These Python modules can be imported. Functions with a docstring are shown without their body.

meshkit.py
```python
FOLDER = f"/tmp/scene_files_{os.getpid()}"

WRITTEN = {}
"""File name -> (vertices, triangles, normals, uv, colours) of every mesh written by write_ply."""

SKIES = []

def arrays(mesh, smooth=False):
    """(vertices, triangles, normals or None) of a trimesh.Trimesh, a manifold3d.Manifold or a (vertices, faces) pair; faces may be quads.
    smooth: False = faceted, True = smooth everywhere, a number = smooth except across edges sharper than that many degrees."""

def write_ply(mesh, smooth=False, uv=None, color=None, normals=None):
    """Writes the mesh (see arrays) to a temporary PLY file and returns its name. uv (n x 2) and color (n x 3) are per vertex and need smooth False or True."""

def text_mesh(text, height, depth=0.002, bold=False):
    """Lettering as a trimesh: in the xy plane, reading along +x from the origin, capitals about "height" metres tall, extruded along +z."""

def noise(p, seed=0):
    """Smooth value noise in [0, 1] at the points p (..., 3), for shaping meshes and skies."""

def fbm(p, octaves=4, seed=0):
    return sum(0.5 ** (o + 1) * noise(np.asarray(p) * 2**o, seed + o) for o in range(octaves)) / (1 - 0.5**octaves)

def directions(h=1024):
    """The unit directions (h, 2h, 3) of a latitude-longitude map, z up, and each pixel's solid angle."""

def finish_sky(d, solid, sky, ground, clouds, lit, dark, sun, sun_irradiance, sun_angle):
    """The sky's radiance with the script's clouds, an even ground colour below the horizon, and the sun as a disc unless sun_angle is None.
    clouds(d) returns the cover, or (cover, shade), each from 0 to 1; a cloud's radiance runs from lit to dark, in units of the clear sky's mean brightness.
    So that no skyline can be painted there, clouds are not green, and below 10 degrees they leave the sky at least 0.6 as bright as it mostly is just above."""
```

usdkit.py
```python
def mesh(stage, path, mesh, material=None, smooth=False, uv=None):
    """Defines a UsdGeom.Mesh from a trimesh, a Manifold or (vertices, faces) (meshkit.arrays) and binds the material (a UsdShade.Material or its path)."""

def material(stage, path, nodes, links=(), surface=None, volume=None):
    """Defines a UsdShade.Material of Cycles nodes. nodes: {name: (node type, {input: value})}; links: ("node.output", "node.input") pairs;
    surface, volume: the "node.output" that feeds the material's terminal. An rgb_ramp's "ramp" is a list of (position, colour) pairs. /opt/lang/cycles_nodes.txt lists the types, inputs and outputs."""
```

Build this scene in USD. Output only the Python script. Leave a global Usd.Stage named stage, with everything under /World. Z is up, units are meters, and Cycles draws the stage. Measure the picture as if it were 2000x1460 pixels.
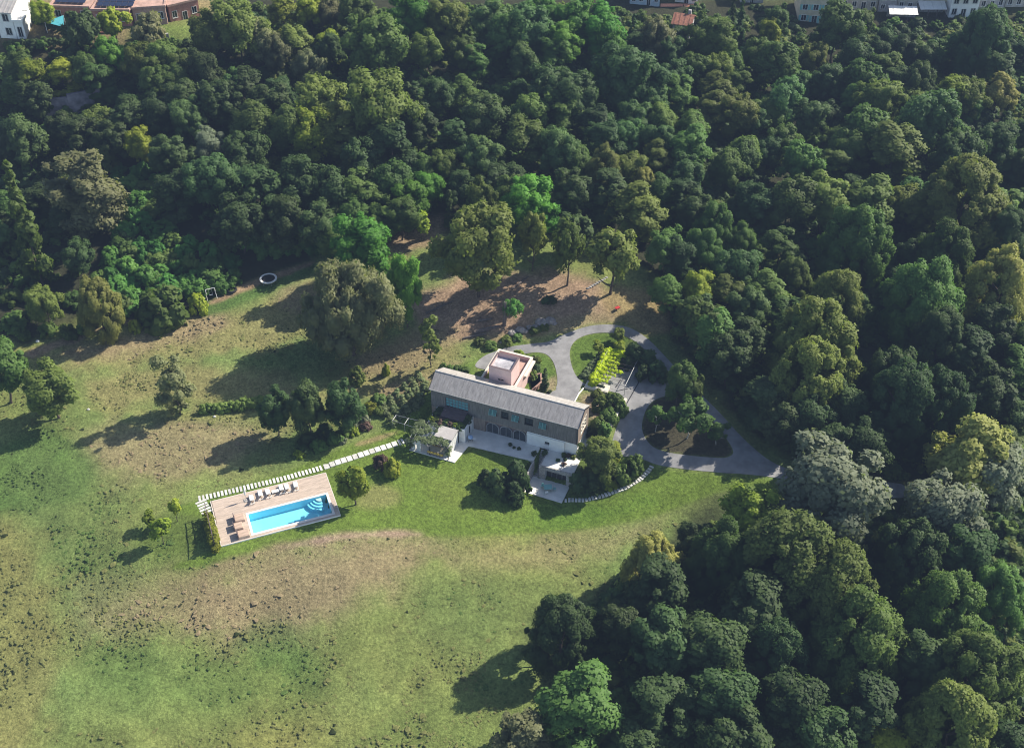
import math, random
import numpy as np, trimesh, manifold3d, shapely, usdkit, meshkit
from shapely.geometry import Polygon, LineString, Point
from shapely.ops import unary_union
from scipy.interpolate import RBFInterpolator
from pxr import Usd, UsdGeom, UsdLux, UsdShade, Sdf, Gf, Vt

stage = Usd.Stage.CreateInMemory()
UsdGeom.SetStageUpAxis(stage, UsdGeom.Tokens.z)
UsdGeom.SetStageMetersPerUnit(stage, 1.0)
WORLD = UsdGeom.Xform.Define(stage, '/World')
# ------------------------------------------------------------------ camera, sky, sun, exposure
EYE, PITCH, FPX = 140.0, math.radians(41), 2400.0          # metres above the pool deck, degrees below level, focal length in photo pixels
cam = UsdGeom.Camera.Define(stage, '/World/camera')
cam.CreateHorizontalApertureAttr(36.0)
cam.CreateVerticalApertureAttr(36.0 * 747 / 1024)
cam.CreateFocalLengthAttr(36.0 * FPX / 2000)
cam.CreateClippingRangeAttr(Gf.Vec2f(1, 20000))
cam.CreateExposureAttr(0.90)
cam.AddTranslateOp().Set(Gf.Vec3d(0, 0, EYE))
cam.AddRotateXOp().Set(90 - math.degrees(PITCH))
SUN_EL = math.radians(40)
SUN_XY = np.array([0.90, 0.435]); SUN_XY /= np.linalg.norm(SUN_XY)
dome = UsdLux.DomeLight.Define(stage, '/World/sky')
sky_mat = usdkit.material(stage, '/World/Looks/sky_air', {
    'sky': ('sky_texture', {'sky_type': 'single_scattering', 'sun_disc': False, 'sun_elevation': SUN_EL, 'sun_rotation': math.atan2(SUN_XY[0], SUN_XY[1])}),
    'bg': ('background_shader', {'strength': 0.09})}, [('sky.color', 'bg.color')], surface='bg.background')
UsdShade.MaterialBindingAPI.Apply(dome.GetPrim()).Bind(sky_mat)
dome.GetPrim().SetCustomDataByKey('kind', 'structure')
sun = UsdLux.DistantLight.Define(stage, '/World/sun')
sun.CreateIntensityAttr(1.2); sun.CreateAngleAttr(0.5); sun.CreateColorAttr(Gf.Vec3f(1.0, 0.93, 0.80))
sun.GetPrim().CreateAttribute('inputs:normalize', Sdf.ValueTypeNames.Bool).Set(True)
sun.AddRotateZOp().Set(math.degrees(math.atan2(SUN_XY[1], SUN_XY[0])) + 90)
sun.AddRotateXOp().Set(90 - math.degrees(SUN_EL))

# ------------------------------------------------------------------ helpers: pixels to ground
_f = np.array([0, math.cos(PITCH), -math.sin(PITCH)]); _u = np.array([0, math.sin(PITCH), math.cos(PITCH)])
def ray(px, py): return _f + np.array([1., 0, 0]) * (px - 1000) / FPX - _u * (py - 730) / FPX
def at(px, py, z=0.):
    d = ray(px, py); return np.array([0, 0, EYE]) + d * ((z - EYE) / d[2])
def proj(p):
    p = np.asarray(p, float) - [0, 0, EYE]; w = p @ _f
    return 1000 + FPX * p[0] / w, 730 - FPX * (p @ _u) / w
def px_m(p): return FPX / ((np.asarray(p, float) - [0, 0, EYE]) @ _f)     # photo pixels per metre at a point
def smooth(t): t = np.clip(t, 0, 1); return t * t * (3 - 2 * t)
# house frame: u along the long house, v towards its back
HA = math.atan2(-.3638, .9315); HU = np.array([math.cos(HA), math.sin(HA)]); HV = np.array([-HU[1], HU[0]]); HO = np.array([-13.31, 150.06])
def hxy(u, v): return HO + HU * u + HV * v
# deck frame
DO = np.array([-43.46, 121.86]); DA = math.radians(20.0); DU = np.array([math.cos(DA), math.sin(DA)]); DV = np.array([-DU[1], DU[0]])
def dxy(u, v): return DO + DU * u + DV * v
DECK_L, DECK_W = 18.2, 9.6

# ------------------------------------------------------------------ terrain
CTRL = [(415, 976, 0), (634, 923, 0), (672, 1002, 0), (433, 1066, 0), (800, 880, 0), (886, 905, 0), (1000, 930, -.7), (1100, 985, -2.7), (1030, 985, -2.2), (850, 980, -.8), (1150, 970, -2.2),
        (1215, 950, -1.2), (1270, 912, -.4), (800, 1040, -1.6), (1100, 1040, -3.2), (1300, 1000, -2.6), (1500, 950, -.8), (200, 900, .3), (0, 1000, -1), (0, 1400, -5), (500, 1200, -4), (500, 1440, -6.5),
        (950, 1300, -6), (1000, 1440, -8), (1090, 730, 2.8), (1110, 780, 2.8), (1000, 690, 2.9), (930, 715, 2.7), (1150, 640, 3.6), (1250, 655, 3.4), (1300, 700, 3), (1230, 730, 2.5), (1240, 800, 1.8), (1208, 875, .5),
        (1330, 735, 2.6), (1400, 800, 1.5), (1400, 905, .2), (1500, 890, 0), (1550, 925, -.5), (830, 790, 1.8), (760, 820, 1.0), (640, 870, .4), (820, 720, 2.5), (700, 700, 2.0), (500, 760, 1.6), (300, 790, .8),
        (400, 640, 2.5), (500, 545, 4), (250, 640, 2.6), (100, 700, 1.5), (680, 690, 2.2), (600, 520, 4.6), (830, 450, 7), (1000, 600, 5.5), (1100, 550, 6.5), (1190, 575, 6), (1240, 500, 6.5), (1150, 430, 8), (950, 560, 5.8),
        (400, 450, 7), (150, 480, 5), (20, 560, 4), (300, 330, 9), (120, 250, 9), (600, 350, 9), (500, 250, 10), (800, 300, 10), (1000, 250, 10), (700, 100, 14), (1000, 100, 12), (1300, 300, 7), (1300, 90, 9), (1600, 300, 3), (1600, 550, 1),
        (1900, 400, 2), (1900, 700, -1), (1700, 800, -1), (1950, 150, 3), (1650, 60, 5), (1850, 50, 5), (1780, 930, -2.5), (1950, 1000, -4), (1700, 1200, -7), (1400, 1200, -6), (1950, 1400, -10), (1400, 1440, -10),
        (100, 85, 19), (300, 75, 19), (20, 60, 19.5), (200, 20, 19.5), (400, 70, 18), (0, 130, 16), (430, 10, 18), (600, 10, 16), (1250, 15, 9.5), (1450, 15, 8)]
_c = np.array([[*at(x, y, z)[:2], z] for x, y, z in CTRL] + [[-400, 500, 18], [0, 520, 14], [400, 500, 6], [400, 100, -6], [-400, 100, -4], [0, 30, -10], [-400, 250, 8], [400, 300, 1]])
_rbf = RBFInterpolator(_c[:, :2], _c[:, 2], kernel='thin_plate_spline', smoothing=1.0)
TERRACE = [(-.6, -8.7), (7.9, -8.7), (8.4, -4.2), (19.3, -3.6), (19.4, -4.3), (26.6, -4.3), (26.6, 4.8), (25.3, 4.8), (25.3, .3), (-.6, .3)]
PATIO = [(19.4, -8.2), (26.0, -8.2), (26.0, -4.2), (19.4, -4.2)]
hpoly = lambda pts: Polygon([hxy(*p) for p in pts])
PATCH = [(hpoly([(-1.5, 5.0), (28, 5.0), (28, 9), (13, 16), (3, 16), (-1.5, 9)]), 2.72, 2.5), (hpoly([(19.3, -4.2), (26, -4.2), (26, 1.5), (19.3, 1.5)]), -2.8, .3), (hpoly(TERRACE).difference(hpoly([(19.3, -4.2), (26, -4.2), (26, 1.5), (19.3, 1.5)])), -.14, 1.2),
         (hpoly(PATIO), -2.76, 1.0), (Polygon([dxy(0, 0), dxy(DECK_L, 0), dxy(DECK_L, DECK_W), dxy(0, DECK_W)]).buffer(.5), -.16, 3.0)]
GX0, GX1, GY0, GY1, GS = -180., 180., 60., 400., 0.5
_gx, _gy = np.arange(GX0, GX1 + GS, GS), np.arange(GY0, GY1 + GS, GS)
_cx, _cy = np.arange(GX0, GX1 + 4, 4.), np.arange(GY0, GY1 + 4, 4.)
_m = np.stack(np.meshgrid(_cx, _cy, indexing='ij'), -1)
_hc = _rbf(_m.reshape(-1, 2)).reshape(_m.shape[:2])
def bil(grid, x, y, x0, y0, s):
    i = np.clip((np.asarray(x, float) - x0) / s, 0, grid.shape[0] - 1.001); j = np.clip((np.asarray(y, float) - y0) / s, 0, grid.shape[1] - 1.001)
    a, b = i.astype(int), j.astype(int); p, q = i - a, j - b
    return grid[a, b] * (1 - p) * (1 - q) + grid[a + 1, b] * p * (1 - q) + grid[a, b + 1] * (1 - p) * q + grid[a + 1, b + 1] * p * q
X, Y = np.meshgrid(_gx, _gy, indexing='ij')
HG = bil(_hc, X, Y, GX0, GY0, 4.)
for poly, z, fall in PATCH:
    mx0, my0, mx1, my1 = poly.buffer(fall + 1).bounds
    sel = (X > mx0) & (X < mx1) & (Y > my0) & (Y < my1)
    d = shapely.distance(shapely.points(X[sel], Y[sel]), poly)
    w = smooth(1 - d / fall); HG[sel] = HG[sel] * (1 - w) + z * w
def zt(x, y): return bil(HG, x, y, GX0, GY0, GS)
def G(px, py, up=0.):
    d = ray(px, py); o = np.array([0, 0, EYE]); t = np.linspace(70, 640, 1200)[:, None]; P = o + d * t
    g = P[:, 2] - zt(P[:, 0], P[:, 1]) - up
    k = int(np.argmax(g < 0)) if (g < 0).any() else len(g) - 1
    k = max(k, 1); s = g[k - 1] / (g[k - 1] - g[k] + 1e-9); return P[k - 1] + (P[k] - P[k - 1]) * s
def gpoly(pts): return Polygon([G(*p)[:2] for p in pts]).buffer(0)
def curve_poly(pts, n=6):                                   # closed Catmull-Rom through the points
    p = np.array(pts, float); o = []
    for i in range(len(p)):
        a, b, c, d = p[i - 1], p[i], p[(i + 1) % len(p)], p[(i + 2) % len(p)]
        for t in np.arange(n) / n: o.append(.5 * (2 * b + (c - a) * t + (2 * a - 5 * b + 4 * c - d) * t * t + (3 * b - a - 3 * c + d) * t ** 3))
    return Polygon(o).buffer(0)
def gcurve(pts, n=6): return curve_poly([G(*p)[:2] for p in pts], n)

# ------------------------------------------------------------------ helpers: meshes, things, parts
_used = {}
def path_for(parent, name):
    base = (parent.GetPath() if parent is not None else Sdf.Path('/World')).pathString
    k = _used.get((base, name), 0); _used[(base, name)] = k + 1
    return f'{base}/{name}' if k == 0 else f'{base}/{name}_{k:03d}'
def tag(prim, label=None, cat=None, group=None, kind=None):
    for k, v in (('label', label), ('category', cat), ('group', group), ('kind', kind)):
        if v: prim.SetCustomDataByKey(k, v)
    return prim
def thing(name, label, cat, loc=(0, 0, 0), rotz=0., group=None):
    x = UsdGeom.Xform.Define(stage, path_for(None, name)); x.AddTranslateOp().Set(Gf.Vec3d(*map(float, loc)))
    if rotz: x.AddRotateZOp().Set(math.degrees(rotz))
    return tag(x.GetPrim(), label, cat, group)
def mesh_prim(path, v, f, mat, normals=None, color=None):
    m = UsdGeom.Mesh.Define(stage, path); f = np.asarray(f, np.int32)
    m.CreatePointsAttr(Vt.Vec3fArray.FromNumpy(np.ascontiguousarray(v, np.float32)))
    m.CreateFaceVertexCountsAttr(Vt.IntArray.FromNumpy(np.full(len(f), f.shape[1], np.int32)))
    m.CreateFaceVertexIndicesAttr(Vt.IntArray.FromNumpy(np.ascontiguousarray(f.ravel())))
    m.CreateSubdivisionSchemeAttr('none')
    if normals is not None:
        m.CreateNormalsAttr(Vt.Vec3fArray.FromNumpy(np.ascontiguousarray(normals, np.float32))); m.SetNormalsInterpolation('vertex')
    if color is not None:
        UsdGeom.PrimvarsAPI(m).CreatePrimvar('tint', Sdf.ValueTypeNames.Color3fArray, 'vertex').Set(Vt.Vec3fArray.FromNumpy(np.ascontiguousarray(color, np.float32)))
    UsdShade.MaterialBindingAPI.Apply(m.GetPrim()).Bind(mat)
    return m.GetPrim()
def part(name, mesh, mat, parent=None, smooth_a=False):
    v, f, n = meshkit.arrays(mesh, smooth_a)
    return mesh_prim(path_for(parent, name), v, f, mat, n)
def box(x0, x1, y0, y1, z0, z1):
    m = trimesh.creation.box([x1 - x0, y1 - y0, z1 - z0]); m.apply_translation([(x0 + x1) / 2, (y0 + y1) / 2, (z0 + z1) / 2]); return m
def rbox(x0, x1, y0, y1, z0, z1, c=.02):                    # chamfered box
    o = []
    for s in ((0, c, c), (c, 0, c), (c, c, 0)):
        o.append(box(x0 + s[0], x1 - s[0], y0 + s[1], y1 - s[1], z0 + s[2], z1 - s[2]).vertices)
    return trimesh.convex.convex_hull(np.vstack(o))
def cat(*ms): return trimesh.util.concatenate([m for m in ms])
def beam(a, b, w=.08, h=None):                             # w across (level), h the other way
    a, b = np.asarray(a, float), np.asarray(b, float); h = h or w; L = np.linalg.norm(b - a); t = (b - a) / L
    s = np.cross(t, [0, 0, 1.]) if abs(t[2]) < .98 else np.array([1., 0, 0]); s /= np.linalg.norm(s); q = np.cross(s, t)
    m = trimesh.creation.box([w, h, L]); m.apply_transform(np.vstack([np.c_[s, q, t, (a + b) / 2], [0, 0, 0, 1]])); m.fix_normals(); return m
def rod(a, b, r=.04, r2=None, n=7):
    a, b = np.asarray(a, float), np.asarray(b, float); r2 = r if r2 is None else r2
    t = (b - a) / np.linalg.norm(b - a); s = np.cross(t, [0, 0, 1] if abs(t[2]) < .9 else [1, 0, 0]); s /= np.linalg.norm(s); q = np.cross(t, s)
    an = np.arange(n) * 2 * math.pi / n; ring = np.cos(an)[:, None] * s + np.sin(an)[:, None] * q
    v = np.vstack([a + ring * r, b + ring * r2, [a], [b]]); f = []
    for i in range(n):
        j = (i + 1) % n; f += [[i, j, n + j], [i, n + j, n + i], [2 * n, j, i], [2 * n + 1, n + i, n + j]]
    m = trimesh.Trimesh(v, f, process=False); m.fix_normals(); return m
def prism(poly, z0, z1):
    ms = [trimesh.creation.extrude_polygon(g, z1 - z0, engine='earcut') for g in getattr(poly, 'geoms', [poly]) if g.area > 1e-4]
    m = cat(*ms); m.apply_translation([0, 0, z0]); return m
def ico(r, loc=(0, 0, 0), sc=(1, 1, 1), sub=2, noise=0., seed=0):
    m = trimesh.creation.icosphere(sub, 1.0); v = np.array(m.vertices)
    if noise: v *= (1 + noise * (meshkit.fbm(v * 1.7 + seed * 7.3, 3, seed) - .5) * 2)[:, None]
    m.vertices = v * r * np.asarray(sc) + loc; return m
def drape(poly, lift, cell=2.0, skirt=.25):
    vs, fs, n = [], [], 0; x0, y0, x1, y1 = poly.bounds
    for i in range(int(math.floor(x0 / cell)), int(math.ceil(x1 / cell))):
        for j in range(int(math.floor(y0 / cell)), int(math.ceil(y1 / cell))):
            g = poly.intersection(shapely.box(i * cell, j * cell, (i + 1) * cell, (j + 1) * cell))
            for q in getattr(g, 'geoms', [g]):
                if q.geom_type != 'Polygon' or q.area < 1e-3: continue
                v, f = trimesh.creation.triangulate_polygon(q, engine='earcut')
                v = np.asarray(v)[:, :2]; a = v[f[:, 1]] - v[f[:, 0]]; b = v[f[:, 2]] - v[f[:, 0]]
                f = np.where((a[:, 0] * b[:, 1] - a[:, 1] * b[:, 0] < 0)[:, None], f[:, ::-1], f)
                vs.append(np.c_[v, zt(v[:, 0], v[:, 1]) + lift]); fs.append(f + n); n += len(v)
    for q in getattr(poly, 'geoms', [poly]):
        for ring in (q.exterior, *q.interiors):
            c = np.array(shapely.segmentize(ring, .7).coords)[:-1]; k = len(c); top = zt(c[:, 0], c[:, 1]) + lift
            vs.append(np.vstack([np.c_[c, top], np.c_[c, top - skirt - lift]])); i = np.arange(k); j = (i + 1) % k
            fs.append(np.vstack([np.c_[i, j, k + j], np.c_[i, k + j, k + i]]) + n); n += 2 * k
    return trimesh.Trimesh(np.vstack(vs), np.vstack(fs), process=False)

# ------------------------------------------------------------------ materials
LK = '/World/Looks/'
def mat(name, col, rough=.7, var=.12, scale=3., bump=0., bscale=20., metal=0., spec=.4, col2=None, stretch=(1, 1, 1), detail=6.):
    """a colour with noise grain in object space"""
    col2 = col2 or tuple(c * (1 - 2 * var) for c in col); c1 = tuple(min(.95, c * (1 + var)) for c in col)
    nodes = {'tc': ('texture_coordinate', {}), 'mp': ('mapping', {'scale': stretch}), 'n': ('noise_texture', {'scale': scale, 'detail': detail, 'roughness': .65}),
             'r': ('rgb_ramp', {'ramp': [(.28, col2), (.72, c1)]}), 'p': ('principled_bsdf', {'roughness': rough, 'metallic': metal, 'specular_ior_level': spec})}
    links = [('tc.object', 'mp.vector'), ('mp.vector', 'n.vector'), ('n.fac', 'r.fac'), ('r.color', 'p.base_color')]
    if bump:
        nodes |= {'n2': ('noise_texture', {'scale': bscale, 'detail': 4}), 'b': ('bump', {'strength': bump, 'distance': .05})}
        links += [('mp.vector', 'n2.vector'), ('n2.fac', 'b.height'), ('b.normal', 'p.normal')]
    return usdkit.material(stage, LK + name, nodes, links, surface='p.BSDF')
def leaf_mat(name, a, b, trans=.42, hue=.035, val=.3):
    a, b = (a[0] * 1.85, a[1] * 1.8, a[2] * 1.6), (b[0] * 2.6, b[1] * 2.5, b[2] * 2.3)
    """foliage: every leaf spray its own tone between a and b, each plant its own hue and value"""
    nodes = {'g': ('geometry', {}), 'o': ('object_info', {}), 'wn': ('white_noise_texture', {'dimensions': '3D'}), 'tc': ('texture_coordinate', {}), 'n': ('noise_texture', {'scale': .45, 'detail': 3}),
             'r': ('rgb_ramp', {'ramp': [(0, a), (1, b)]}), 'mf': ('mix_float', {'fac': .5}), 'h1': ('map_range', {'to_min': .5 - hue * .3, 'to_max': .5 + hue * .8}), 'v1': ('map_range', {'to_min': 1 - val, 'to_max': 1 + val}),
             'w': ('math', {'math_type': 'multiply', 'value2': 7.13}), 'fr': ('math', {'math_type': 'fraction'}), 'hs': ('hsv', {'saturation': 1.0, 'fac': 1.0}),
             'd': ('principled_bsdf', {'roughness': .62, 'specular_ior_level': .25}), 't': ('translucent_bsdf', {}), 'ty': ('mix', {'mix_type': 'multiply', 'fac': 1.0, 'color2': (1.1, 1.25, .6)}), 'm': ('mix_closure', {'fac': trans})}
    links = [('tc.object', 'n.vector'), ('g.random_per_island', 'mf.a'), ('n.fac', 'mf.b'), ('mf.result', 'r.fac'), ('o.location', 'wn.vector'), ('wn.value', 'h1.value'), ('wn.value', 'w.value1'), ('w.value', 'fr.value1'), ('fr.value', 'v1.value'),
             ('r.color', 'hs.color'), ('h1.result', 'hs.hue'), ('v1.result', 'hs.value'), ('hs.color', 'd.base_color'), ('hs.color', 'ty.color1'), ('ty.color', 't.color'), ('d.BSDF', 'm.closure1'), ('t.BSDF', 'm.closure2')]
    return usdkit.material(stage, LK + name, nodes, links, surface='m.closure')
def glass_pane(name, tint, rough=.08):
    return usdkit.material(stage, LK + name, {'p': ('principled_bsdf', {'base_color': tint, 'roughness': rough, 'specular_ior_level': .8})}, [], surface='p.BSDF')

M = {}
M['bark'] = mat('bark', (.085, .065, .048), .9, .3, 3., .6, 14.)
M['bark_pale'] = mat('pale_bark', (.42, .40, .36), .8, .3, 2.5, .3, 10.)
M['asphalt'] = mat('asphalt', (.235, .232, .235), .88, .17, .55, .3, 30., spec=.3)
M['white'] = mat('white_plaster', (.72, .71, .68), .8, .06, 1.2, .15, 30.)
M['paving'] = mat('pale_paving', (.66, .64, .60), .8, .10, .8, .1, 12.)
M['pink'] = mat('pink_plaster', (.54, .385, .36), .85, .08, .7, .2, 25.)
M['cream'] = mat('cream_stone', (.62, .57, .48), .8, .08, 1.5, .2, 20.)
M['clad'] = mat('weathered_boards', (.150, .140, .130), .8, .32, 2.2, .25, 12., stretch=(3.2, 3.2, .25))
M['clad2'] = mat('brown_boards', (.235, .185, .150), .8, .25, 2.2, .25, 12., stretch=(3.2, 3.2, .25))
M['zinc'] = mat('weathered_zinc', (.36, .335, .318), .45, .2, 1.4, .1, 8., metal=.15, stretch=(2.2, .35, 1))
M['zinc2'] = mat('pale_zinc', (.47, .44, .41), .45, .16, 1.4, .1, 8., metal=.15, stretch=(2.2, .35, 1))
M['dark_metal'] = mat('dark_metal', (.035, .035, .04), .5, .1, 4., metal=.4)
M['grey_metal'] = mat('grey_metal', (.33, .33, .33), .45, .1, 4., metal=.5)
M['teal'] = mat('teal_shutter', (.20, .43, .41), .6, .08, 4.)
M['dark_glass'] = glass_pane('dark_glass', (.02, .025, .03))
M['teal_glass'] = glass_pane('teal_glass', (.10, .24, .26), .15)
M['stone'] = mat('grey_stone', (.36, .34, .32), .9, .28, 2.6, .6, 9.)
M['rock'] = mat('rock', (.27, .25, .24), .9, .3, 1.5, .8, 6.)
M['slab'] = mat('pale_slab', (.58, .565, .54), .85, .12, 1.4, .2, 12.)
M['teak'] = mat('weathered_decking', (.46, .34, .265), .75, .2, 3.0, .15, 15., stretch=(.25, 3, 1))
M['coping'] = mat('pool_coping', (.70, .66, .61), .8, .06, 2.)
M['pool'] = mat('pool_lining', (.36, .72, .82), .5, .04, .6, col2=(.32, .68, .79))
M['cushion'] = mat('pale_cushion', (.66, .66, .64), .9, .05, 4.)
M['slat'] = mat('purple_brown_slat', (.13, .095, .10), .7, .2, 3., stretch=(.4, 3, 3))
M['yellow_fab'] = mat('yellow_chair', (.60, .40, .09), .7, .1, 4.)
M['membrane'] = mat('roof_membrane', (.50, .48, .50), .6, .2, .8, .2, 3., col2=(.17, .165, .185))
M['sedum'] = mat('green_roof', (.20, .21, .035), .95, .2, 4., .5, 20.)
M['soil'] = mat('soil', (.16, .105, .075), .95, .3, 1.2, .6, 10.)
M['clay'] = mat('clay_ramp', (.30, .185, .15), .9, .2, .9, .3, 10.)
M['deadwood'] = mat('dead_wood', (.14, .115, .10), .9, .3, 3., .5, 14.)
M['rubber'] = mat('black_mat', (.012, .012, .015), .8, .1, 5.)
M['red'] = mat('red_paint', (.40, .03, .03), .5, .1, 5.)
M['blue_plastic'] = mat('pale_blue_enamel', (.30, .42, .62), .4, .1, 5.)
M['tile_red'] = mat('clay_roof_tiles', (.34, .15, .10), .85, .3, 2.2, .5, 16.)
M['terra'] = mat('terracotta_render', (.42, .20, .155), .85, .15, 1., .2, 12.)
M['terra2'] = mat('dusty_pink_roof', (.42, .27, .22), .85, .2, .8, .3, 10.)
M['ochre'] = mat('ochre_render', (.55, .47, .33), .85, .12, .8, .2, 12.)
M['grey_render'] = mat('grey_render', (.36, .34, .33), .85, .15, .8, .2, 12.)
M['blue_render'] = mat('pale_blue_render', (.42, .50, .56), .85, .1, .8, .2, 12.)
M['stonewash'] = mat('stone_render', (.42, .385, .33), .85, .2, .8, .2, 12.)
M['pv'] = mat('solar_cell', (.018, .025, .055), .25, .15, 2.)
M['turq'] = mat('turquoise_sail', (.10, .45, .52), .7, .05, 2.)
M['patio_orange'] = mat('orange_paving', (.52, .22, .14), .85, .1, 2.)
M['retaining'] = mat('old_retaining_wall', (.23, .20, .215), .95, .3, .7, .5, 5.)

# ground: zone tint from the vertices, mottled by fine noise, relief by bump
gm_nodes = {'a': ('attribute', {'attribute': 'tint'}), 'ge': ('geometry', {}), 'n1': ('noise_texture', {'scale': 2.3, 'detail': 5, 'roughness': .7}), 'n2': ('noise_texture', {'scale': .55, 'detail': 6, 'roughness': .75}),
            'v1': ('map_range', {'from_min': .3, 'from_max': .72, 'to_min': .48, 'to_max': 1.5}), 'v2': ('map_range', {'from_min': .3, 'from_max': .7, 'to_min': .80, 'to_max': 1.2}), 'mu': ('math', {'math_type': 'multiply'}), 'n3': ('noise_texture', {'scale': 7.5, 'detail': 4, 'roughness': .75}), 'v3': ('map_range', {'from_min': .32, 'from_max': .62, 'to_min': .50, 'to_max': 1.22}), 'm3': ('math', {'math_type': 'multiply'}), 'hh': ('math', {'math_type': 'multiply_add', 'value2': .6}),
            'h': ('hsv', {'hue': .5, 'saturation': 1., 'fac': 1.}), 'b': ('bump', {'strength': .8, 'distance': .18}), 'p': ('principled_bsdf', {'roughness': .95, 'specular_ior_level': .1})}
M['ground'] = usdkit.material(stage, LK + 'ground', gm_nodes, [('ge.position', 'n1.vector'), ('ge.position', 'n2.vector'), ('n1.fac', 'v1.value'), ('n2.fac', 'v2.value'), ('v1.result', 'mu.value1'), ('v2.result', 'mu.value2'),
    ('a.color', 'h.color'), ('ge.position', 'n3.vector'), ('n3.fac', 'v3.value'), ('mu.value', 'm3.value1'), ('v3.result', 'm3.value2'), ('m3.value', 'h.value'), ('n3.fac', 'hh.value1'), ('n1.fac', 'hh.value3'), ('h.color', 'p.base_color'), ('hh.value', 'b.height'), ('b.normal', 'p.normal')], surface='p.BSDF')
M['water'] = usdkit.material(stage, LK + 'water', {'n': ('noise_texture', {'scale': 1.6, 'detail': 3}), 'tc': ('texture_coordinate', {}), 'b': ('bump', {'strength': .12, 'distance': .05}), 't': ('transparent_bsdf', {'color': (.72, .93, .97)}),
    'g': ('glossy_bsdf', {'roughness': .03, 'color': (1, 1, 1)}), 'f': ('layer_weight', {'blend': .5}), 'pw': ('math', {'math_type': 'power', 'value2': 4.}), 'sc': ('math', {'math_type': 'multiply_add', 'value2': .6, 'value3': .03}), 'm': ('mix_closure', {})},
    [('tc.object', 'n.vector'), ('n.fac', 'b.height'), ('b.normal', 'g.normal'), ('b.normal', 'f.normal'), ('f.facing', 'pw.value1'), ('pw.value', 'sc.value1'), ('sc.value', 'm.fac'), ('t.BSDF', 'm.closure1'), ('g.BSDF', 'm.closure2')], surface='m.closure')
L = {'g': leaf_mat('leaf_green', (.034, .062, .016), (.098, .138, .034)), 'b': leaf_mat('leaf_blue_green', (.030, .058, .021), (.084, .126, .043)), 'r': leaf_mat('leaf_bright', (.035, .085, .012), (.095, .185, .028)),
     'o': leaf_mat('leaf_olive', (.050, .066, .016), (.128, .156, .040)), 'y': leaf_mat('leaf_yellow_green', (.085, .105, .012), (.210, .235, .030)), 'v': leaf_mat('leaf_willow', (.070, .076, .036), (.150, .146, .078)), 'k': leaf_mat('leaf_dark', (.019, .036, .013), (.060, .088, .030)),
     'w': leaf_mat('leaf_grey_olive', (.066, .072, .034), (.158, .162, .090)), 's': leaf_mat('leaf_silver', (.060, .076, .054), (.165, .180, .128)), 'd': leaf_mat('leaf_golden', (.090, .094, .026), (.182, .178, .060)),
     'i': leaf_mat('leaf_ivy', (.030, .080, .018), (.100, .185, .040)), 'l': leaf_mat('leaf_lime', (.17, .20, .008), (.34, .40, .015), hue=.01, val=.1), 'p': leaf_mat('leaf_purple', (.05, .03, .03), (.13, .085, .075)), 'z': leaf_mat('leaf_rosemary', (.06, .085, .04), (.19, .21, .12))}

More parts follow.
